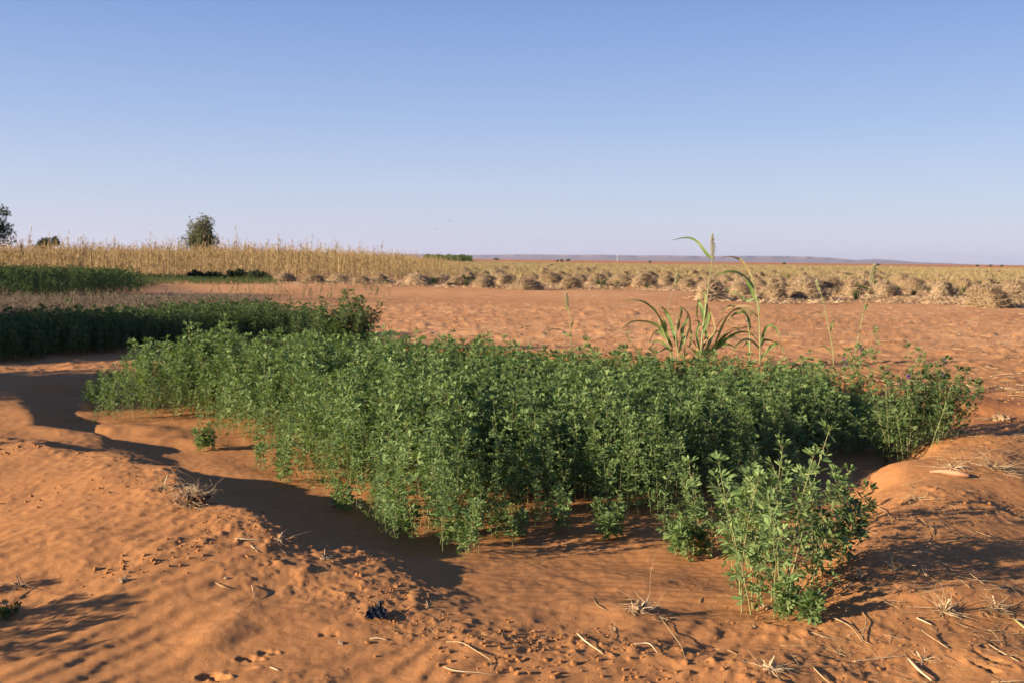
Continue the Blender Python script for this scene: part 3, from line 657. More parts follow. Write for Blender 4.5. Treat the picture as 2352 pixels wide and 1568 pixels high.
tree('acacia_tree', p, 6, (0, 0, 3.0), (2.35, 2.2, 1.7), 30, 'treeleaf', 8, 'dark tree crown cut by the left edge of the picture', leaf_n=8500, leaf_s=.09)
for k, (px, top, w, lab) in enumerate([(122, 546, 34, 'small dark bush behind the millet, right one of two'), (98, 553, 34, 'small low brown bush behind the millet, left one of two')]):
    p = PD(px, 587, 150); p.z = hz(p.x, p.y); h = (584 - top) / FPX * 150 + 1.5
    tree('bush', p, h, (0, 0, h * .72), (w / 2 / FPX * 150, 1.0, h * .30), 10, 'treeleaf', 20 + k, lab, 'bush', leaf_n=1500, leaf_s=.16, trunk_r=.08, group='bushes behind the millet')
far_px = [(1138, 6, 'small dark acacia far out on the plain near the green crop strip'), (1288, 4, 'tiny acacia far out on the plain, leftmost of the central group'), (1303, 6, 'dark acacia far out on the plain in the middle of the central group'), (1277, 3, 'tiniest dark bush left of the central group on the far plain'), (1490, 3, 'tiny acacia on the plain between the central group and the sorghum'), (1797, 3, 'tiny dark bush on the far plain right of the tall sorghum'), (2012, 3, 'tiny bush on the plain below the last rise of the hills'), (2240, 3, 'first of three tiny bushes on the horizon at the far right'), (2270, 3, 'middle one of three tiny bushes on the horizon at the far right'), (2295, 3, 'last of three tiny bushes on the horizon at the far right')]
for k, (px, h, lab) in enumerate(far_px):
    D_ = 620.; yh = 593.9 + (px - CX) * .0116; x, y = (px - CX) / FPX * D_, D_; hh = h / FPX * D_ + .4
    tree('distant_acacia', (x, y, hz(x, y)), hh, (0, 0, hh * .65), (hh * .8, hh * .8, hh * .35), 7, 'treeleaf', 40 + k, lab or 'tiny dark bush dotted on the far orange plain', 'bush' if 'bush' in lab else 'tree', leaf_n=300, leaf_s=.3, trunk_r=.1, group='bushes and trees dotted on the far plain')
x, y = (1415 - CX) / FPX * 700, 700.; t = thing('utility_pole', (x, y, hz(x, y)), 'thin pale pole standing far away on the plain', 'pole')
b = Buf(); b.tube([(0, 0, -.2), (0, 0, 5.2)], [.16, .11], 8); obj('pole_shaft', b.mesh('pole_shaft', ['pole']), t)
b = Buf(); b.tube([(-.7, 0, 4.7), (.7, 0, 4.7)], .07, 5); obj('crossarm', b.mesh('crossarm', ['pole']), t)
# trees left of the frame that throw the shade over the strips
for k, (x, y, h, w) in enumerate([(-17.5, 7.1, 4.0, 1.7), (-19.5, 10.4, 4.8, 2.6), (-36, 26, 9.0, 5.2), (-29, 20, 6.8, 3.4)]):
    tree('shade_tree', (x, y, 0), h, (0, 0, h * .62), (w, w, h * .36), 34, 'treeleaf', 60 + k, ['small shade tree standing left of the near sand', 'shade tree standing left of the dark alfalfa strip', 'large shade tree standing left of the far alfalfa strip', 'shade tree between the large one and the dark strip'][k], leaf_n=9000, leaf_s=.11, group='shade trees left of the beds')
# dark low shrubs in front of the millet
for k, (px, py, w, hh, lab) in enumerate([(450, 641, 36, 22, 'leafy green shrub at the foot of the millet, left end of the dark row'), (497, 642, 60, 16, 'low dark shrub in the middle of the row before the millet'), (545, 642, 46, 26, 'dark pointed shrub below the millet, tallest of the row'), (590, 643, 56, 26, 'dark bushy shrub at the right end of the row before the millet'),
                                          (1000, 652, 34, 14, 'small dark green shrub beside the straw heaps under the millet'), (1075, 650, 44, 14, 'low green shrub between straw heaps right of the millet')]):
    p = G(px, py); s = p.y / FPX * 1.0; h = hh * s
    tree('low_shrub', p, h, (0, 0, h * .45), (w * s * .62, .5, h * .5), 14, 'treeleaf', 80 + k, lab, 'shrub', leaf_n=1800, leaf_s=.085, trunk_r=.03, group='dark shrubs at the foot of the millet')

# ------------------------------------------------------------------ sorghum
def curve_pts(P, n):
    """Catmull-Rom through control points"""
    P = [Vector(p) for p in P]; Q = [P[0] * 2 - P[1]] + P + [P[-1] * 2 - P[-2]]; out = []
    for i in range(n):
        f = i / (n - 1) * (len(P) - 1); k = min(int(f), len(P) - 2); t = f - k; a, b_, c, d = Q[k:k + 4]
        out.append(.5 * ((2 * b_) + (c - a) * t + (2 * a - 5 * b_ + 4 * c - d) * t * t + (3 * b_ - a - 3 * c + d) * t ** 3))
    return out
def blade(parent, root, ctrl, w, rng, mat='sorg'):
    pts = curve_pts(ctrl, 13); pts = [q - root for q in pts]; n = len(pts)
    wid = [w * min(1, .35 + 4 * i / n) * (1 - (i / (n - 1)) ** 2.2) + .002 for i in range(n)]
    side = []; tw = rng.uniform(-1.2, 1.2); base = rng.uniform(-.9, .9)
    for i in range(n):
        t = (pts[min(i + 1, n - 1)] - pts[max(i - 1, 0)]).normalized(); a = t.cross(Vector((0, 1, .15)))
        a = a.normalized() if a.length > .01 else Vector((1, 0, 0)); side.append(Quaternion(t, base + tw * i / n + .35 * math.sin(i * .9 + base * 5)) @ a)
    b = Buf(); b.ribbon(pts, wid, side, .18); mat = 'millet_leaf' if rng.random() < .10 else mat; return obj('leaf', b.mesh('sorghum_blade', [mat]), parent)
def panicle(parent, root, a, c, w, seed, loose=1.0):
    rng = random.Random(seed); b = Buf(); a = a - root; c = c - root; ax = c - a; L = ax.length; b.tube([a, a.lerp(c, .6), c], [.004, .003, .0015], 4)
    for i in range(30):
        t = i / 30 * .88; p = a.lerp(c, t); an = i * 2.4; prof = math.sin(math.pi * min(1, (.25 + t) / 1.15)) ** .8
        d = (ax.normalized() + Vector((math.cos(an), math.sin(an), 0)) * .42 * loose).normalized(); l = w * 2.4 * (.9 + .7 * (1 - t)) * rng.uniform(.8, 1.1) * prof
        e = p + d * l; b.tube([p, e], [.0012, .0008], 3)
        for j in range(7):
            g = p + d * l * (.25 + .75 * j / 6) + Vector((rng.uniform(-1, 1), rng.uniform(-1, 1), rng.uniform(-1, 1))) * .007
            V, F = lump(rng, 0 if False else 1, .1, (.006, .006, .009)); b.add([v + g for v in V], [f for f in F][::1])
    return tag(obj('panicle', b.mesh('panicle', ['pan']), parent), kind='stuff')
def sorghum(base, d, stalks, leaves, pans, label, seed, group='sorghum plants behind the alfalfa bed', lw=.042, sr=.010, name='sorghum_plant'):
    rng = random.Random(seed); bp = PD(base[0], base[1], d); root = Vector((bp.x, d, hz(bp.x, d) - .01)); t = thing(name, root, label, 'sorghum', group)
    dep = lambda k: d + rng.uniform(-.12, .12) if k else d
    for st in stalks:
        dz = rng.uniform(-.08, .08); pts = curve_pts([PD(a, b_, d + dz) for a, b_ in st], 9); pts = [q - root for q in pts]
        pts[0].z = 0; b = Buf(); b.tube(pts, [sr * (1 - .6 * i / 8) for i in range(9)], 7)
        for i in (2, 4, 6): b.tube([pts[i] - Vector((0, 0, .006)), pts[i] + Vector((0, 0, .006))], sr * (1.15 - .6 * i / 8), 7)
        obj('stalk', b.mesh('sorghum_stalk', ['sstalk']), t)
    for lf in leaves:
        w = lw * rng.uniform(.8, 1.15)
        if isinstance(lf[0], (int, float)): w = lf[0] * w; lf = lf[1:]
        sp = rng.uniform(-.28, .28); n = len(lf)
        blade(t, root, [PD(a, b_, d + sp * i / (n - 1)) for i, (a, b_) in enumerate(lf)], w, rng)
    for k, (a, c, w) in enumerate(pans): panicle(t, root, PD(*a, d), PD(*c, d), w, seed + k)
    return t
sorghum((1608, 833), 14.0, [[(1608, 833), (1614, 760), (1627, 660), (1636, 596)]],
        [[(1637, 597), (1622, 582), (1603, 556), (1578, 546), (1538, 553)], [(1618, 730), (1622, 690), (1616, 668), (1604, 690), (1600, 720)], [1.3, (1617, 745), (1612, 710), (1604, 690), (1600, 720), (1606, 745)], [(1619, 740), (1625, 700), (1610, 688), (1597, 712)], [1.2, (1612, 775), (1622, 745), (1632, 716), (1628, 760)],
         [(1609, 810), (1600, 770), (1606, 740), (1590, 735)], [.8, (1612, 790), (1640, 760), (1634, 720), (1628, 705)]], [((1637, 600), (1636, 530), .028)],
        'tallest sorghum plant with a pale seed head standing above the horizon', 1)
sorghum((1620, 833), 14.2, [[(1612, 835), (1630, 800), (1655, 770)], [(1606, 835), (1600, 800), (1612, 760)]],
        [[1.3, (1612, 825), (1640, 795), (1668, 762), (1690, 752), (1712, 757)], [1.3, (1618, 825), (1655, 790), (1690, 765), (1722, 764), (1748, 790)], [1.2, (1610, 815), (1632, 780), (1648, 745), (1668, 728), (1700, 735)], [(1606, 815), (1598, 790), (1580, 770), (1568, 735)], [1.1, (1640, 795), (1662, 740), (1684, 712), (1712, 712), (1738, 730)], [(1608, 820), (1590, 800), (1576, 790)], [1.2, (1615, 828), (1628, 790), (1640, 765), (1655, 760)],
         [1.2, (1625, 812), (1668, 768), (1704, 752), (1745, 752)], [(1612, 810), (1622, 770), (1612, 745), (1600, 760)], [(1640, 800), (1670, 790), (1692, 800)]], [],
        'low leafy sorghum clump with arching blades around the foot of the tallest plant', 2)
sorghum((1748, 840), 14.1, [[(1746, 840), (1745, 760), (1738, 680), (1722, 625)], [(1722, 838), (1722, 770), (1714, 728)]],
        [[(1730, 650), (1722, 625), (1702, 598), (1676, 589), (1655, 594)], [(1733, 665), (1714, 640), (1690, 625), (1664, 626), (1634, 640)], [1.2, (1737, 690), (1727, 668), (1718, 650), (1712, 640)], [(1742, 730), (1722, 706), (1694, 704), (1660, 712)], [(1744, 715), (1740, 690), (1735, 670)], [.9, (1722, 760), (1720, 735), (1704, 712), (1676, 702), (1650, 722)], [1.2, (1722, 745), (1712, 722), (1690, 720), (1668, 742)],
         [(1746, 800), (1720, 780), (1696, 788), (1676, 820)], [(1746, 790), (1760, 752), (1780, 752), (1795, 785)], [(1745, 800), (1756, 780), (1792, 790), (1800, 815)], [(1724, 800), (1716, 786), (1704, 800)], [.7, (1735, 685), (1712, 690), (1690, 672), (1680, 676)], [1.3, (1748, 825), (1768, 800), (1785, 790), (1780, 815)]], [],
        'tall sorghum plant without a seed head, right of the tallest one', 3)
sorghum((1545, 828), 14.0, [[(1545, 828), (1532, 780), (1512, 735)], [(1560, 830), (1552, 770), (1556, 720)], [(1572, 832), (1574, 780), (1586, 740)]],
        [[1.0, (1538, 790), (1520, 740), (1496, 706), (1468, 690), (1425, 692)], [(1534, 780), (1516, 752), (1486, 738), (1452, 738), (1428, 756)], [1.2, (1530, 770), (1518, 740), (1506, 715), (1500, 702)], [(1545, 800), (1532, 770), (1528, 745), (1520, 725)], [1.1, (1556, 800), (1548, 765), (1538, 735), (1530, 715)], [.9, (1548, 760), (1540, 730), (1520, 706), (1502, 716)], [(1556, 760), (1560, 735), (1566, 712), (1560, 705)], [1.2, (1572, 790), (1566, 760), (1578, 735), (1580, 712)],
         [(1574, 780), (1584, 750), (1580, 720), (1562, 703)], [(1545, 815), (1528, 790), (1506, 782), (1494, 800)], [1.1, (1560, 810), (1566, 785), (1582, 765), (1588, 740)], [.9, (1546, 805), (1530, 800), (1510, 810)], [(1584, 800), (1590, 770), (1584, 745), (1598, 735)], [.8, (1532, 780), (1512, 760), (1500, 765), (1490, 790)]], [],
        'bushy sorghum clump at the left of the group with blades drooping to the left', 4)
sorghum((1540, 826), 14.6, [[(1540, 826), (1526, 760), (1538, 690), (1550, 655)]], [[.6, (1532, 730), (1522, 706), (1508, 700)]], [((1551, 657), (1558, 624), .02)], 'thin sorghum stalk with a small seed head above the left clump', 5, lw=.03, sr=.004)
sorghum((1312, 783), 15.2, [[(1312, 783), (1310, 735), (1303, 700)]], [[.8, (1311, 775), (1292, 758), (1262, 757), (1240, 775)], [.5, (1311, 752), (1316, 738), (1315, 730)], [.5, (1311, 772), (1300, 768), (1285, 766)], [.5, (1307, 718), (1300, 706), (1292, 704)]], [((1304, 708), (1299, 668), .022)], 'small lone sorghum plant left of the main group', 6, lw=.045, sr=.006)
sorghum((1918, 832), 12.2, [[(1918, 832), (1906, 765), (1893, 700), (1882, 660)]], [[.7, (1907, 762), (1912, 742), (1920, 733)], [.7, (1899, 728), (1888, 718), (1868, 718), (1858, 724)], [.6, (1914, 815), (1896, 796), (1868, 796)]], [((1884, 672), (1876, 640), .022)], 'thin seed stalk leaning left behind the right end of the bed', 7, lw=.035, sr=.006)
sorghum((1960, 826), 12.4, [[(1960, 826), (1972, 770), (1988, 700), (2002, 640)]], [[.9, (1986, 712), (1990, 700), (1982, 722)], [.6, (1996, 665), (1975, 658), (1950, 660)]], [((2001, 650), (2010, 602), .028)], 'thin seed stalk leaning right beside the tall weed at the right', 8, lw=.035, sr=.006)
sorghum((1480, 836), 13.8, [[(1482, 838), (1462, 800), (1440, 770)]], [[.6, (1450, 785), (1440, 770), (1448, 755)], [.6, (1465, 805), (1456, 795), (1440, 800)]], [], 'short bent green stalk left of the sorghum clump', 9, lw=.03, sr=.005)

# ------------------------------------------------------------------ single alfalfa plants
LM = {'leaf': leaf_meshes('leaf'), 'leaf_dark': leaf_meshes('leaf_dark')}
def plant(px, py, h, nst, label, seed, spread=.12, leafL=.04, mat='leaf', dens=1.0, lean=.3, single=True, stemm='stem', group='single alfalfa plants at the edge of the beds', maxl=300, name='alfalfa_plant', flowers=0, pos=None, outward=.5, bare=.12):
    rng = random.Random(seed); base = G(px, py) if pos is None else Vector(pos); t = thing(name, base, label, 'plant', group); cnt = 0; tops = []
    lays = []
    for k in range(nst):
        a = rng.uniform(0, 6.28); r = spread * math.sqrt(rng.random()); hh = h * rng.uniform(.62, 1.05) * (1 - .25 * r / max(spread, .001))
        tu, lv = stem_layout(rng, hh, leafL * rng.uniform(.85, 1.1), bare, dens, lean)
        off = Vector((math.cos(a) * r, math.sin(a) * r, 0)); o_ang = rng.uniform(.1, 1) * outward * (r / max(spread, .001))
        q = (Quaternion(Vector((-math.sin(a), math.cos(a), 0)), o_ang) @ Quaternion((0, 0, 1), rng.uniform(0, 6.28))).to_matrix().to_4x4()
        off.z = hz(base.x + off.x, base.y + off.y) - base.z - .008
        lays.append((Matrix.Translation(off) @ q, tu, lv))
    total = sum(len(l[2]) for l in lays)
    for mx, tu, lv in lays:
        b = Buf()
        for p_, r_ in tu: b.tube([mx @ q for q in p_], [z * 1.15 for z in r_], 5, 0, False)
        s = obj('stem', b.mesh('plant_stem', [stemm]), t); tops.append(mx @ tu[0][0][-1])
        if single and cnt + len(lv) <= maxl:
            for m, v in lv:
                o = link(bpy.data.objects.new('leaf', LM[mat][v])); o.parent = s; o.matrix_local = mx @ m
            cnt += len(lv)
        else:
            bb = Buf(); bake([], [(mx @ m, v) for m, v in lv], bb); tag(obj('foliage', bb.mesh('foliage', [mat, 'stem']), s), kind='stuff')
    for k in range(flowers):
        fb = Buf(); c = tops[k % len(tops)] + Vector((rng.uniform(-.02, .02), 0, -.01 + .02 * k))
        for i in range(12):
            V, F = lump(rng, 1, .2, (.006, .006, .009)); o = Vector((rng.gauss(0, .009), rng.gauss(0, .009), rng.gauss(0, .012))) + c; fb.add([v + o for v in V], F)
        obj('flower', fb.mesh('flower', ['flower']), t)
    return t
plant(1768, 1400, .88, 16, 'large leafy alfalfa plant standing apart at the front right of the bed', 301, .15, .045, dens=.85, lean=.35, outward=.50, bare=.08)
plant(1705, 1300, .66, 6, 'tall alfalfa plant joining the front right plant to the bed', 302, .13, .048)
plant(1640, 1262, .56, 6, 'upright alfalfa stems filling the gap between the front right plant and the bed', 316, .14, .044, lean=.2)
plant(1872, 1330, .50, 6, 'low bushy alfalfa plant at the right side of the large front plant', 303, .14, .046, mat='leaf_dark', outward=.8)
plant(1925, 1260, .50, 2, 'single upright alfalfa shoot with bright top right of the large front plant', 304, .03, .046, lean=.12, dens=.8, bare=.4)
plant(1905, 1300, .50, 2, 'alfalfa shoot leaning far to the right over the sand', 305, .03, .042, lean=1.0, dens=.6, outward=1.0, bare=.35)
plant(1830, 1425, .20, 4, 'small low shoots at the very foot of the large front plant', 306, .05, .040)
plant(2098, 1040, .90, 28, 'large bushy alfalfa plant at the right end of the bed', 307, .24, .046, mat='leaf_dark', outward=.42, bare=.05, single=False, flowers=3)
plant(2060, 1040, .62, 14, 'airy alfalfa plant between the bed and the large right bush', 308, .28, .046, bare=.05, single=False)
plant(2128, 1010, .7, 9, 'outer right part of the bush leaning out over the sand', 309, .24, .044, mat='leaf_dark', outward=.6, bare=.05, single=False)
plant(1965, 900, .62, 3, 'tall thin alfalfa weed with purple flowers beside the leaning seed stalk', 310, .10, .060, single=True, flowers=3, bare=.4, dens=.7)
plant(782, 800, .95, 60, 'dark bushy plant at the right end of the shaded alfalfa strip', 311, .48, .055, mat='leaf_dark', outward=.25, single=False)
plant(720, 800, .62, 26, 'lower dark plant beside the bushy end plant of the shaded strip', 312, .45, .052, mat='leaf_dark', outward=.3, single=False)
EDGE = [(1290, 1222, .30, 2, 'small lone alfalfa shoot in the gap at the front of the bed'), (1170, 1235, .22, 3, 'bright low alfalfa sprout at the front edge left of the gap'), (1072, 1268, .34, 3, 'foremost small alfalfa plant at the left front corner of the bed'), (1040, 1255, .24, 2, 'short alfalfa seedling just left of the foremost small plant'),
        (925, 1228, .30, 3, 'alfalfa seedling at the shaded left front edge of the bed'), (868, 1190, .28, 2, 'thin alfalfa seedling where the berm shade meets the bed'), (790, 1170, .26, 2, 'sparse alfalfa seedling above the shade on the left edge'), (652, 1108, .36, 3, 'pale thin alfalfa plant standing alone above the berm shade'), (598, 1078, .26, 1, 'tiny alfalfa seedling left of the pale thin plant'),
        (478, 1032, .30, 4, 'low pale alfalfa tuft at the left edge of the bed'), (205, 938, .42, 4, 'outermost alfalfa plant at the far left tip of the bed'), (245, 925, .46, 4, 'alfalfa plant next to the outermost one at the left tip'), (1610, 1283, .26, 3, 'small alfalfa plant with reddish stems left of the large front plant'), (1540, 1270, .30, 4, 'leafy seedling at the front edge below the middle of the bed'), (1400, 1232, .24, 3, 'low seedling at the front edge right of the gap'), (1090, 900, .55, 2, 'slender alfalfa shoot poking up at the back of the bed')]
for k, (px, py, h, n_, lab) in enumerate(EDGE): plant(px, py, h, n_, lab, 400 + k, .05, .042, stemm='dstem' if k % 4 == 0 else 'stem', lean=.2)
plant(10, 1412, .07, 3, 'tiny weed with a pale flower in the shade at the left edge', 450, .02, .018, mat='leaf_dark', name='weed_plant')
tf = Buf()
for k in range(5):
    a = k * 1.256; d = Vector((math.cos(a), math.sin(a), .5)) * .012; tf.add([(0, 0, 0), d + Vector((-math.sin(a), math.cos(a), 0)) * .006, d * 1.6, d - Vector((-math.sin(a), math.cos(a), 0)) * .006], [(0, 1, 2, 3)])
o = obj('flower', tf.mesh('flower', ['white_flower']), [q for q in S.objects if q.name.startswith('weed_plant')][0], (.012, -.015, .05))
plant(2010, 925, .80, 4, 'slender alfalfa weeds poking up left of the large right bush', 313, .14, .050, single=True, bare=.3, dens=.7)
plant(1880, 905, .62, 3, 'thin alfalfa stems above the back edge at the leaning seed stalk', 314, .12, .048, bare=.3, dens=.7)
plant(2090, 960, .85, 3, 'sparse tall alfalfa stems behind the large right bush', 315, .14, .048, bare=.3, dens=.7)
for k, (x, y, h) in enumerate([(-5.3, 7.0, .45), (-7.2, 10.9, .85), (-7.6, 11.8, .95)]): plant(0, 0, h, 24, ['low alfalfa clump left of the hummocks', 'tall alfalfa clump left of the shaded sand', 'tallest alfalfa clump beside the left end of the dark strip'][k], 470 + k, .38, .05, single=False, pos=(x, y, hz(x, y)), group='alfalfa clumps left of the sand')
# clump left of the frame whose shade lies on the near sand
plant(0, 0, .5, 22, 'alfalfa clump growing just left of the near sand', 460, .30, .045, single=False, pos=(-3.2, 3.55, hz(-3.2, 3.55)), group='alfalfa clumps left of the sand')
plant(0, 0, .4, 16, 'alfalfa clump growing further left of the near sand', 461, .30, .045, single=False, pos=(-3.6, 3.3, hz(-3.6, 3.3)), group='alfalfa clumps left of the sand')

# sprigs on the open ground (grown as scattered ground cover)
rg = np.random.default_rng(91)
SPR = [P0(*q) for q in [(420, 690), (640, 660), (880, 660), (900, 690), (850, 700), (600, 712), (400, 700)]]
q = sample_poly(SPR, 150, rg); k = len(q)
scatter('small_weeds', [PR2[i] for i in range(8)], np.stack([q[:, 0], q[:, 1], H(q[:, 0], q[:, 1])], 1), np.stack([rg.normal(0, .15, k), rg.normal(0, .15, k), rg.uniform(0, 6, k)], 1), rg.uniform(.15, .42, k), rg.integers(0, 8, k), 'small thin green weeds dotted over the bare ground before the millet')

# ------------------------------------------------------------------ clods, litter, debris
def near_pts(rng, n, dmin, dmax, pxa=-250, pxb=2600):
    d = 1 / rng.uniform(1 / dmax, 1 / dmin, n) if False else np.exp(rng.uniform(np.log(dmin), np.log(dmax), n)); px = rng.uniform(pxa, pxb, n)
    return (px - CX) / FPX * d, d
def clods():
    rng = np.random.default_rng(55); r_ = random.Random(55)
    P = []
    for i in range(8):
        b = Buf(); V, F = lump(r_, 2 if i < 3 else 1, .22, (1, r_.uniform(.7, 1), r_.uniform(.45, .8))); b.add(V, F); P.append(b.mesh('clod', ['sand'], False))
    xs, ys, ss = [], [], []
    def add(x, y, s): xs.append(x); ys.append(y); ss.append(s)
    # crumbs along the crest and rough patches
    x, y = near_pts(rng, 60000, 2.6, 9); d, hh, _ = line_d(x, y, CREST); sd = poly_sd(x, y, BASIN)
    rough = np.clip(np.exp(-(d / .22) ** 2) * 1.0 + sst(.12, .5, vnoise(x * 1.1 + 3, y * 1.1, 31)) * (sd > 0) * .7, 0, 1) * np.clip(.1 + 2.2 * vnoise(x * 3, y * 3, 61), 0, 1)
    k = rng.random(len(x)) < rough * .5; add(x[k], y[k], np.minimum(.014, .0022 * (1 / (1 - rng.random(k.sum()) * .97)) ** .62))
    x, y = near_pts(rng, 9000, 10.5, 26, 500); d, _, _ = line_d(x, y, BACK); k = rng.random(len(x)) < np.clip(np.exp(-(d / .55) ** 2) + .14, 0, 1)
    add(x[k], y[k], np.minimum(.022, .0055 * (1 / (1 - rng.random(k.sum()) * .95)) ** .6))
    x, y = near_pts(rng, 1800, 20, 45, 600); add(x, y, np.minimum(.03, .008 * (1 / (1 - rng.random(len(x)) * .95)) ** .6))
    x, y = near_pts(rng, 5000, 2.6, 9, 1500); d, hh, _ = line_d(x, y, RIGHT); k = rng.random(len(x)) < .5 * np.exp(-(d / .5) ** 2) + .03; add(x[k], y[k], .003 + .006 * rng.random(k.sum()) ** 3)
    # clumps broken from the crust
    for (px, py, n_, r0, s0) in [(285, 1330, 60, .10, .020), (420, 1300, 70, .14, .014), (190, 1155, 60, .22, .018), (20, 1050, 50, .12, .026), (300, 1150, 40, .14, .014), (860, 1365, 50, .10, .014), (1130, 1510, 70, .14, .018), (1280, 1440, 60, .14, .014), (1420, 1500, 70, .16, .016), (1240, 1520, 40, .1, .022), (1540, 1545, 60, .16, .014), (1700, 1555, 50, .15, .012), (1000, 1420, 50, .1, .012), (1180, 1470, 60, .15, .012), (640, 1270, 50, .16, .014), (545, 1250, 50, .14, .012), (2150, 1200, 50, .2, .014), (2300, 970, 60, .4, .03)]:
        c = P0(px, py, .05); x = c[0] + rng.normal(0, r0, n_); y = c[1] + rng.normal(0, r0 * .8, n_); add(x, y, s0 * .75 * rng.random(n_) ** 2.6 + .0025)
    x, y, s = map(np.concatenate, (xs, ys, ss)); k = len(x)
    scatter('soil_clods', P, np.stack([x, y, H(x, y) - s * .05], 1), rng.uniform(-.5, 6.28, (k, 3)), s, rng.integers(0, 8, k), 'crumbs and clods of red soil lying on the sand')
clods()
def straw_piece(rng, curl=.5, r=.012, sides=4, mat='straw', taper=.4, pts=7):
    b = Buf(); a = 0; p = Vector((-.5, 0, 0)); P = [p.copy()]; c = rng.uniform(-1, 1) * curl; h = 0
    for i in range(pts - 1):
        a += c / pts * 2 + rng.uniform(-.2, .2) * curl; p = p + Vector((math.cos(a), math.sin(a), rng.uniform(-.10, .16))) / (pts - 1); p.z = max(0, p.z); P.append(p.copy())
    b.tube(P, [r * (1 - taper * i / pts) for i in range(pts)], sides); return b.mesh('straw', [mat])
def litter():
    rng = np.random.default_rng(66); r_ = random.Random(66)
    P = [straw_piece(r_, c, r, 3, m) for c, r, m in [(.3, .007, 'straw'), (.8, .006, 'straw'), (2.2, .005, 'straw'), (.2, .010, 'straw_pale'), (1.5, .008, 'root'), (3.5, .006, 'straw'), (.1, .018, 'straw'), (.5, .010, 'root'), (.4, .030, 'straw'), (1.2, .026, 'straw_pale'), (.6, .034, 'root')]]; pick = None
    x, y = near_pts(rng, 5200, 11.5, 42, 700); keep = rng.random(len(x)) < np.clip(.35 + 1.2 * vnoise(x / 1.3, y / 2, 67) + 1.0 * vnoise(x / 5, y / 7, 68), .03, 1); x, y = x[keep], y[keep]; s = rng.uniform(.06, .26, len(x))
    x1, y1 = near_pts(rng, 760, 2.7, 5.5, 1850, 2500); s1 = rng.uniform(.03, .15, len(x1))
    x2, y2 = near_pts(rng, 520, 5.0, 8.5, 2100, 2700); s2 = rng.uniform(.04, .17, len(x2))
    x3, y3 = near_pts(rng, 60, 2.7, 6, -100, 1900); s3 = rng.uniform(.015, .05, len(x3))
    cr = np.array(CREST); t = rng.integers(2, 10, 200); u = rng.random(200)[:, None]; c = cr[t] * (1 - u) + cr[t + 1] * u; x4 = c[:, 0] + rng.normal(0, .10, 200); y4 = c[:, 1] + rng.normal(0, .10, 200) - .05; s4 = rng.uniform(.02, .08, 200)
    x = np.concatenate([x, x1, x2, x3, x4]); y = np.concatenate([y, y1, y2, y3, y4]); s = np.concatenate([s, s1, s2, s3, s4]); k = len(x)
    rot = np.stack([rng.normal(0, .10, k), rng.normal(0, .16, k), rng.uniform(0, 6.28, k)], 1)
    scatter('straw_litter', P, np.stack([x, y, H(x, y) + .005], 1), rot, s, np.where(y > 11, rng.integers(8, 11, k), rng.integers(0, 8, k)), 'loose bits of dry straw scattered over the sand')
litter()

def root_clump(px, py, size, label, seed, n=26, mats=('root', 'straw_pale'), core=.35, flat=.55, curly=.6, group='dead root clumps on the sand', name='root_clump', stubs=3, cmat='root', lumps=5, reach=1.0):
    rng = random.Random(seed); base = G(px, py); t = thing(name, base, label, 'dead root', group)
    b = Buf()
    for k in range(lumps):
        V, F = lump(rng, 2, .34, (1, .8, .7)); o = Vector((rng.uniform(-.5, .5), rng.uniform(-.4, .4), rng.uniform(0, .35))) * size * core; b.add([v * size * core * rng.uniform(.3, .55) + o for v in V], F)
    obj('crown', b.mesh('root_crown', [cmat], False), t)
    for k in range(int(n * 1.5)):
        a = rng.uniform(0, 6.28); el = abs(rng.gauss(0, flat)); thin = .5 if k > n else 1; l = (1.5 if k > n else 1) * size * reach * rng.uniform(.35, 1.15); d = Vector((math.cos(a) * math.cos(el), math.sin(a) * math.cos(el), math.sin(el)))
        p = d * size * core * .3; P = [p]; v = d.copy()
        for i in range(5):
            v = (v + Vector((rng.gauss(0, curly), rng.gauss(0, curly), rng.gauss(-.16, curly * .6))) * .68).normalized(); p = p + v * l / 5; p = Vector((p.x, p.y, max(p.z, -.005))); P.append(p)
        b = Buf(); r = min(size, .13) * rng.uniform(.008, .024) * thin; b.tube(P, [r * (1 - .15 * i) for i in range(6)], 5); obj('root', b.mesh('root', [mats[0] if rng.random() < .5 else mats[1]]), t)
    for k in range(stubs):
        a = rng.uniform(0, 6.28); b = Buf(); e = Vector((math.cos(a) * .5, math.sin(a) * .5, rng.uniform(.5, 1.1))) * min(size, .11) * rng.uniform(.35, .75); sz = min(size, .10); b.tube([e * .1, e * .6, e], [sz * .035, sz * .03, sz * .026], 7); obj('stub', b.mesh('stub', ['straw_pale']), t)
    return t
root_clump(446, 1156, .25, 'large chunky bleached root clump sitting on the berm crest at the left', 501, 190, ('straw_pale', 'straw'), .42, .9, 1.1, cmat='rootdark', lumps=6, reach=.6, stubs=2)
root_clump(375, 1120, .10, 'flat tangle of dry stems left of the big bleached root clump', 502, 34, ('straw', 'root'), .2, .35, .5, stubs=2)
root_clump(640, 1240, .075, 'small splayed straw tuft on the crest with a long straw arching right', 503, 16, ('straw', 'straw_pale'), .25, .3, .4)
root_clump(745, 1283, .06, 'pale broken root pieces on the crest right of the splayed tuft', 504, 12, ('straw_pale', 'straw'), .4, .3, .3)
root_clump(985, 1395, .045, 'tiny dry twig tuft near the lower end of the crest', 505, 10, ('straw', 'root'), .3, .3, .4)
root_clump(1465, 1402, .115, 'dead stump with splayed roots casting a long shadow in front of the bed', 506, 50, ('root', 'straw_pale'), .42, .40, .8, stubs=3, lumps=10, reach=.95)
root_clump(1520, 1420, .085, 'dark withered roots trailing right of the dead stump', 507, 26, ('rootdark', 'root'), .2, .2, .6, stubs=0)
root_clump(1765, 1535, .085, 'pale root bundle at the bottom edge right of the middle', 508, 34, ('straw_pale', 'root'), .4, .3, .35)
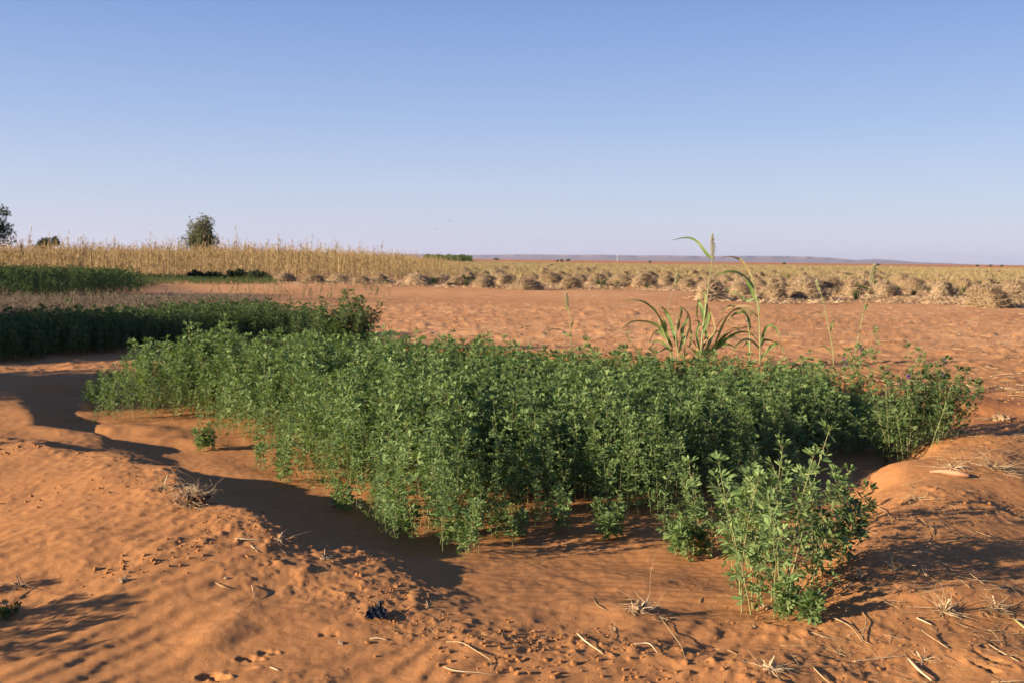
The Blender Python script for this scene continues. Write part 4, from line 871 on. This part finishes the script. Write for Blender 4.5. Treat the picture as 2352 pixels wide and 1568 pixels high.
root_clump(1730, 1440, .06, 'small dark root tuft in front of the large alfalfa plant', 509, 18, ('rootdark', 'root'), .25, .2, .7, stubs=0)
root_clump(1755, 1395, .05, 'pale cob like root end half buried at the foot of the large plant', 510, 14, ('straw_pale', 'straw_pale'), .6, .2, .3)
root_clump(1975, 1330, .085, 'dark withered leaf clump in the shade right of the large plant', 511, 30, ('rootdark', 'straw'), .35, .4, .6)
root_clump(1950, 1350, .05, 'small pale stalk ends in front of the dark withered clump', 512, 10, ('straw_pale', 'straw'), .3, .3, .4)
root_clump(2050, 1310, .09, 'upright dry stalks standing in the shade at the right', 513, 16, ('straw', 'straw'), .15, 1.2, .3)
root_clump(2125, 1320, .06, 'small brown root tuft in the shade near the right side', 514, 16, ('root', 'rootdark'), .35, .4, .6)
root_clump(2168, 1405, .105, 'spiky bleached root clump at the lower right', 515, 40, ('straw_pale', 'root'), .35, .7, .5)
root_clump(2290, 1400, .13, 'wiry tangle of curled stems at the lower right edge', 516, 44, ('straw', 'root'), .12, .5, .9, stubs=1)
root_clump(2120, 1515, .09, 'loose crossing stalks near the bottom right corner', 517, 16, ('straw', 'straw_pale'), .1, .5, .5, stubs=1)
root_clump(1925, 1500, .075, 'thin curled stems on bare sand right of the bottom root bundle', 518, 14, ('straw', 'straw'), .1, .4, .8, stubs=0)
root_clump(2280, 1075, .30, 'big tangle of dead stems on the right berm below the bush', 519, 80, ('straw', 'root'), .12, .35, .7, stubs=2)
root_clump(2190, 1075, .18, 'dead stem tangle behind the pinkish stick', 520, 40, ('straw', 'straw_pale'), .12, .4, .7, stubs=1)
root_clump(2110, 1145, .12, 'flat dry tuft on the slope below the pinkish stick', 521, 24, ('straw', 'root'), .15, .2, .7, stubs=0)
root_clump(45, 1345, .12, 'shaded curling dry twigs at the left edge', 522, 14, ('straw', 'root'), .08, .4, .6, stubs=1)
root_clump(520, 1328, .03, 'tiny white root fragment on the rippled sand', 523, 8, ('straw_pale', 'straw_pale'), .5, .3, .3)
root_clump(783, 1478, .035, 'small dry tuft beside two dents near the bottom', 524, 12, ('straw_pale', 'root'), .5, .3, .3)
root_clump(283, 1335, .05, 'brown root knot under crumbled soil at the lower left', 525, 12, ('root', 'rootdark'), .6, .3, .4)
root_clump(1410, 1450, .04, 'short upright twigs between the crest end and the dead stump', 526, 6, ('straw', 'straw_pale'), .2, .9, .3)
root_clump(1245, 1467, .03, 'little pale bract lying on the sand right of the black scrap', 527, 6, ('straw_pale', 'straw'), .4, .3, .3)
# stubble tufts on the open ground behind the bed
ST = [(1138, 768, .24, 'brown stubble tuft with a dark right side just behind the bed'), (1172, 706, .22, 'pale stubble tuft on the open ground below the front heaps'), (1085, 772, .16, 'small dark stubble tuft left of the brown one'), (1210, 750, .22, 'low flat stubble tuft right of the brown one'), (1030, 738, .16, 'tiny weed tuft in the streak of shade behind the dark bush'), (1120, 728, .15, 'small stubble tuft halfway across the open ground'),
      (1260, 706, .16, 'small pale stubble tuft in the middle of the open ground'), (1010, 700, .14, 'little tuft at the left part of the open ground'), (1340, 752, .18, 'stubble tuft left of the sorghum clump'), (1275, 805, .2, 'straw covered tuft at the back edge of the bed'), (2050, 735, .18, 'stubble tuft on the open ground right of the leaning stalks'), (1880, 700, .14, 'tiny tuft below the tall rounded heap'), (2200, 770, .24, 'wide pale stubble tuft at the right of the open ground'), (2300, 790, .26, 'pale stubble tuft close to the right edge'), (2120, 800, .2, 'stubble tuft behind the large right bush'), (2010, 770, .16, 'stubble tuft between the leaning stalk and the right bush'), (1820, 770, .2, 'straw tuft right of the tall sorghum foot')]
for k, (px, py, s, lab) in enumerate(ST): root_clump(px, py, s, lab, 600 + k, 20, ('straw', 'root'), .25, .35, .5, group='stubble tufts on the open ground', name='stubble_tuft', stubs=1)
root_clump(2000, 950, .22, 'heap of dead leaves under the back of the large right bush', 640, 30, ('straw', 'straw_pale'), .2, .3, .6, stubs=1)
root_clump(2290, 965, .30, 'dark root heap on the berm at the right edge behind the bush', 641, 40, ('rootdark', 'root'), .4, .4, .6)

# single straws
def straw(pts, r, label, mat='straw', group='long dry straws on the sand', name='dry_straw', lift=None, sides=6, taper=.5):
    Q = []
    for i, q in enumerate(pts):
        g = G(q[0], q[1]) if len(q) == 2 else None
        if g is None:                          # (px, py, height above the ground under the first point's depth)
            d = G(pts[0][0], pts[0][1]).y if len(pts[0]) == 2 else q[2]; g = PD(q[0], q[1], d + q[2])
        else: g = g + Vector((0, 0, r * .9 + (.006 if 0 < i < len(pts) - 1 else 0)))
        Q.append(g)
    root = Q[0].copy(); P = [q - root for q in curve_pts(Q, 12)]; r *= .62; b = Buf(); b.tube(P, [r * (1 - taper * abs(i / 11 * 2 - .8) / 1.2) for i in range(12)], sides)
    o = obj(name, b.mesh(name, [mat]), None, root); return tag(o, label, 'straw', group)
straw([(1325, 1456), (1345, 1478), (1385, 1503)], .006, 'thick pale straw lying left of the bottom middle', 'straw_pale')
straw([(1518, 1420), (1545, 1460), (1566, 1492), (1575, 1522)], .0028, 'long thin curved straw running down from the dead stump')
straw([(1493, 1366), (1494, 1320, 0.02), (1500, 1290, .03), (1508, 1268, .05)], .0018, 'thin straw standing upright above the dead stump')
straw([(1025, 1475), (1060, 1480), (1095, 1500), (1125, 1520), (1128, 1540)], .0035, 'long curved straw over the clods at the bottom middle')
straw([(1018, 1532), (1045, 1545), (1100, 1550), (1150, 1553)], .0045, 'white flattened straw below the long curved one', 'straw_pale', taper=.85)
straw([(850, 1468), (868, 1470), (890, 1471)], .005, 'short pale twig right of the black scrap', 'straw_pale')
straw([(620, 1533), (640, 1540)], .004, 'short thick straw end near the bottom left', 'straw_pale')
straw([(655, 1240), (680, 1228, .0), (720, 1218, .05)], .0022, 'long straw arching right from the splayed tuft on the crest')
straw([(870, 1225), (895, 1222), (925, 1232)], .004, 'curved straw in front of the shaded seedling', 'straw_pale')
straw([(985, 1228), (1020, 1222), (1040, 1213)], .004, 'straw lying under the front left corner of the bed', 'straw_pale')
straw([(1010, 1266), (1030, 1271), (1062, 1273)], .003, 'short straw in front of the foremost small plant')
straw([(600, 1218), (660, 1228), (690, 1245)], .003, 'bent straw crossing the crest below the splayed tuft')
straw([(540, 1238), (560, 1242), (600, 1243)], .006, 'flat pale reed on the lit side of the crest', 'straw_pale')
straw([(575, 1250), (592, 1268)], .004, 'short pale chip below the flat reed', 'straw_pale')
straw([(495, 1338), (510, 1350), (532, 1352)], .003, 'thin straw left of the tiny white fragment')
straw([(578, 1345), (581, 1358), (583, 1375)], .006, 'dark short peg standing in the rippled sand', 'root', taper=.7)
straw([(1360, 1370), (1375, 1395), (1395, 1402)], .0025, 'curved straw left of the dead stump')
straw([(1400, 1432), (1404, 1455), (1402, 1480)], .0025, 'thin straw between the stump and the thick pale straw')
straw([(1455, 1480), (1490, 1482), (1510, 1500)], .0035, 'curved pale straw below the dead stump', 'straw_pale')
straw([(1640, 1490), (1680, 1500), (1710, 1520)], .003, 'wavy straw left of the bottom root bundle')
straw([(1500, 1322, .0), (1520, 1320)] [::-1], .002, 'small straw bit above the stump shadow')
straw([(1975, 1395), (1990, 1430), (1980, 1470), (2000, 1480)], .004, 'curved straw right of the front plant foot')
straw([(1890, 1410), (1920, 1425), (1955, 1445), (1980, 1475)], .004, 'straw running down from the large front plant')
straw([(2105, 1420), (2140, 1436)], .005, 'short thick straw left of the spiky root clump', 'straw_pale')
straw([(1960, 1520), (2030, 1515), (2080, 1507)], .004, 'pale straight straw lying level near the bottom right', 'straw_pale')
straw([(2085, 1515), (2110, 1545), (2140, 1566)], .008, 'thick straw at the bottom edge near the right corner', 'straw_pale')
straw([(2330, 1425), (2350, 1445), (2380, 1470)], .008, 'grey green stalk entering from the lower right edge', 'sstalk')
straw([(2270, 1480), (2300, 1500), (2340, 1520)], .005, 'broken stalk beside the foot marks at the lower right')
straw([(2230, 1455), (2260, 1450), (2280, 1455), (2300, 1480)], .003, 'curled thin stalk below the wiry tangle')
straw([(1980, 1180), (2010, 1165), (2040, 1185), (2050, 1200)], .004, 'arched straw on the slope right of the front plant')
straw([(2100, 1268), (2150, 1270)], .005, 'single pale straw lying in the big shadow', 'straw_pale')
straw([(1610, 1372), (1606, 1385)][::-1], .004, 'stub of straw right of the dead stump')
straw([(1865, 1530), (1890, 1560), (1920, 1580)], .004, 'straw at the bottom edge right of the root bundle')
straw([(10, 1395), (50, 1330, .0), (110, 1330)] [::2], .003, 'shaded straw at the left edge')
# pinkish stick
b0 = G(2135, 1086); b1 = G(2225, 1098); root = b0.copy(); t = thing('stick', root, 'thick pinkish peeled stick lying on the right berm', 'stick')
b = Buf(); ax = b1 - b0; b.tube([Vector((0, 0, .012)), ax * .3 + Vector((0, .005, .022)), ax * .7 + Vector((0, 0, .024)), ax + Vector((0, 0, .018))], [.005, .014, .019, .012], 9); obj('shaft', b.mesh('stick_shaft', ['wood']), t)
b = Buf(); b.tube([ax * .5 + Vector((0, 0, .03)), ax * .62 + Vector((0, .02, .06))], [.007, .003], 5); obj('side_twig', b.mesh('side_twig', ['wood']), t)
# black plastic scrap
g0 = G(865, 1418); t = thing('plastic_scrap', g0, 'crumpled black plastic scrap half buried in the sand', 'plastic scrap')
b = Buf(); rng = random.Random(3); nx = 9; V = []
for j in range(nx):
    for i in range(nx):
        u, v = i / 8 - .5, j / 8 - .5; V.append((u * .085 * (1 - .5 * max(0, v)) + rng.uniform(-.003, .003), v * .085 * (1.2 + .5 * abs(u)) + rng.uniform(-.004, .004), .006 + .014 * abs(math.sin(u * 9 + v * 4)) + rng.uniform(0, .006) + .02 * max(0, v)))
b.add(V, [(j * nx + i, j * nx + i + 1, (j + 1) * nx + i + 1, (j + 1) * nx + i) for j in range(nx - 1) for i in range(nx - 1) if (i, j) not in ((0, 8), (7, 7), (7, 0), (0, 0), (0, 7), (0, 6))]); obj('sheet', b.mesh('plastic_sheet', ['plastic'], False), t)
b = Buf(); b.ribbon([(0, .04, .01), (.006, .05, .035), (.004, .062, .05), (-.004, .07, .052)], [.022, .02, .015, .004], Vector((1, .2, 0)), .4); obj('torn_corner', b.mesh('torn_corner', ['plastic'], False), t)

# birds
for k, (px, py, d, lab) in enumerate([(1003, 527, 60, 'tiny bird in the sky above the green crop strip, lower left of three'), (1033, 508, 60, 'tiny bird in the sky above the green crop strip, topmost of three'), (1036, 534, 66, 'tiny bird in the sky above the green crop strip, lower right of three'), (1237, 548, 70, 'tiny lone bird low in the sky over the hills'), (1792, 557, 60, 'tiny bird in the sky right of the tall sorghum')]):
    c = PD(px, py, d); t = thing('bird', c, lab, 'bird', 'birds in the sky', (0, 0, random.uniform(0, 6)))
    t.scale = (.7,) * 3; b = Buf(); b.tube([(0, -.06, 0), (0, -.02, 0), (0, .04, .005), (0, .07, .01), (0, .09, .008)], [.006, .02, .022, .014, .003], 6); obj('body', b.mesh('bird_body', ['bird']), t)
    for s in (-1, 1):
        b = Buf(); b.ribbon([(0, .02, .01), (s * .05, .03, .03), (s * .12, -.01, .02)], [.05, .045, .01], Vector((0, 1, 0)), .05); obj('wing', b.mesh('bird_wing', ['bird']), t)

# ------------------------------------------------------------------ air
hb = Buf(); X0, X1, Y0, Y1, Z0, Z1 = -20000, 20000, -300, 26000, -3, 175
hb.add([(X0, Y0, Z0), (X1, Y0, Z0), (X1, Y1, Z0), (X0, Y1, Z0), (X0, Y0, Z1), (X1, Y0, Z1), (X1, Y1, Z1), (X0, Y1, Z1)], [(0, 3, 2, 1), (4, 5, 6, 7), (0, 1, 5, 4), (1, 2, 6, 5), (2, 3, 7, 6), (3, 0, 4, 7)])
me = bpy.data.meshes.new('haze'); me.from_pydata(hb.v, [], hb.f)
hm = bpy.data.materials.new('haze_air'); hm.use_nodes = True; hn = hm.node_tree; hn.nodes.remove(hn.nodes['Principled BSDF'])
pv = hn.nodes.new('ShaderNodeVolumePrincipled'); pv.inputs['Color'].default_value = (.68, .73, 1.0, 1); pv.inputs['Density'].default_value = 3.6e-5; pv.inputs['Anisotropy'].default_value = 0.2
hn.links.new(pv.outputs[0], hn.nodes['Material Output'].inputs['Volume']); me.materials.append(hm)
tag(obj('haze', me), kind='stuff')
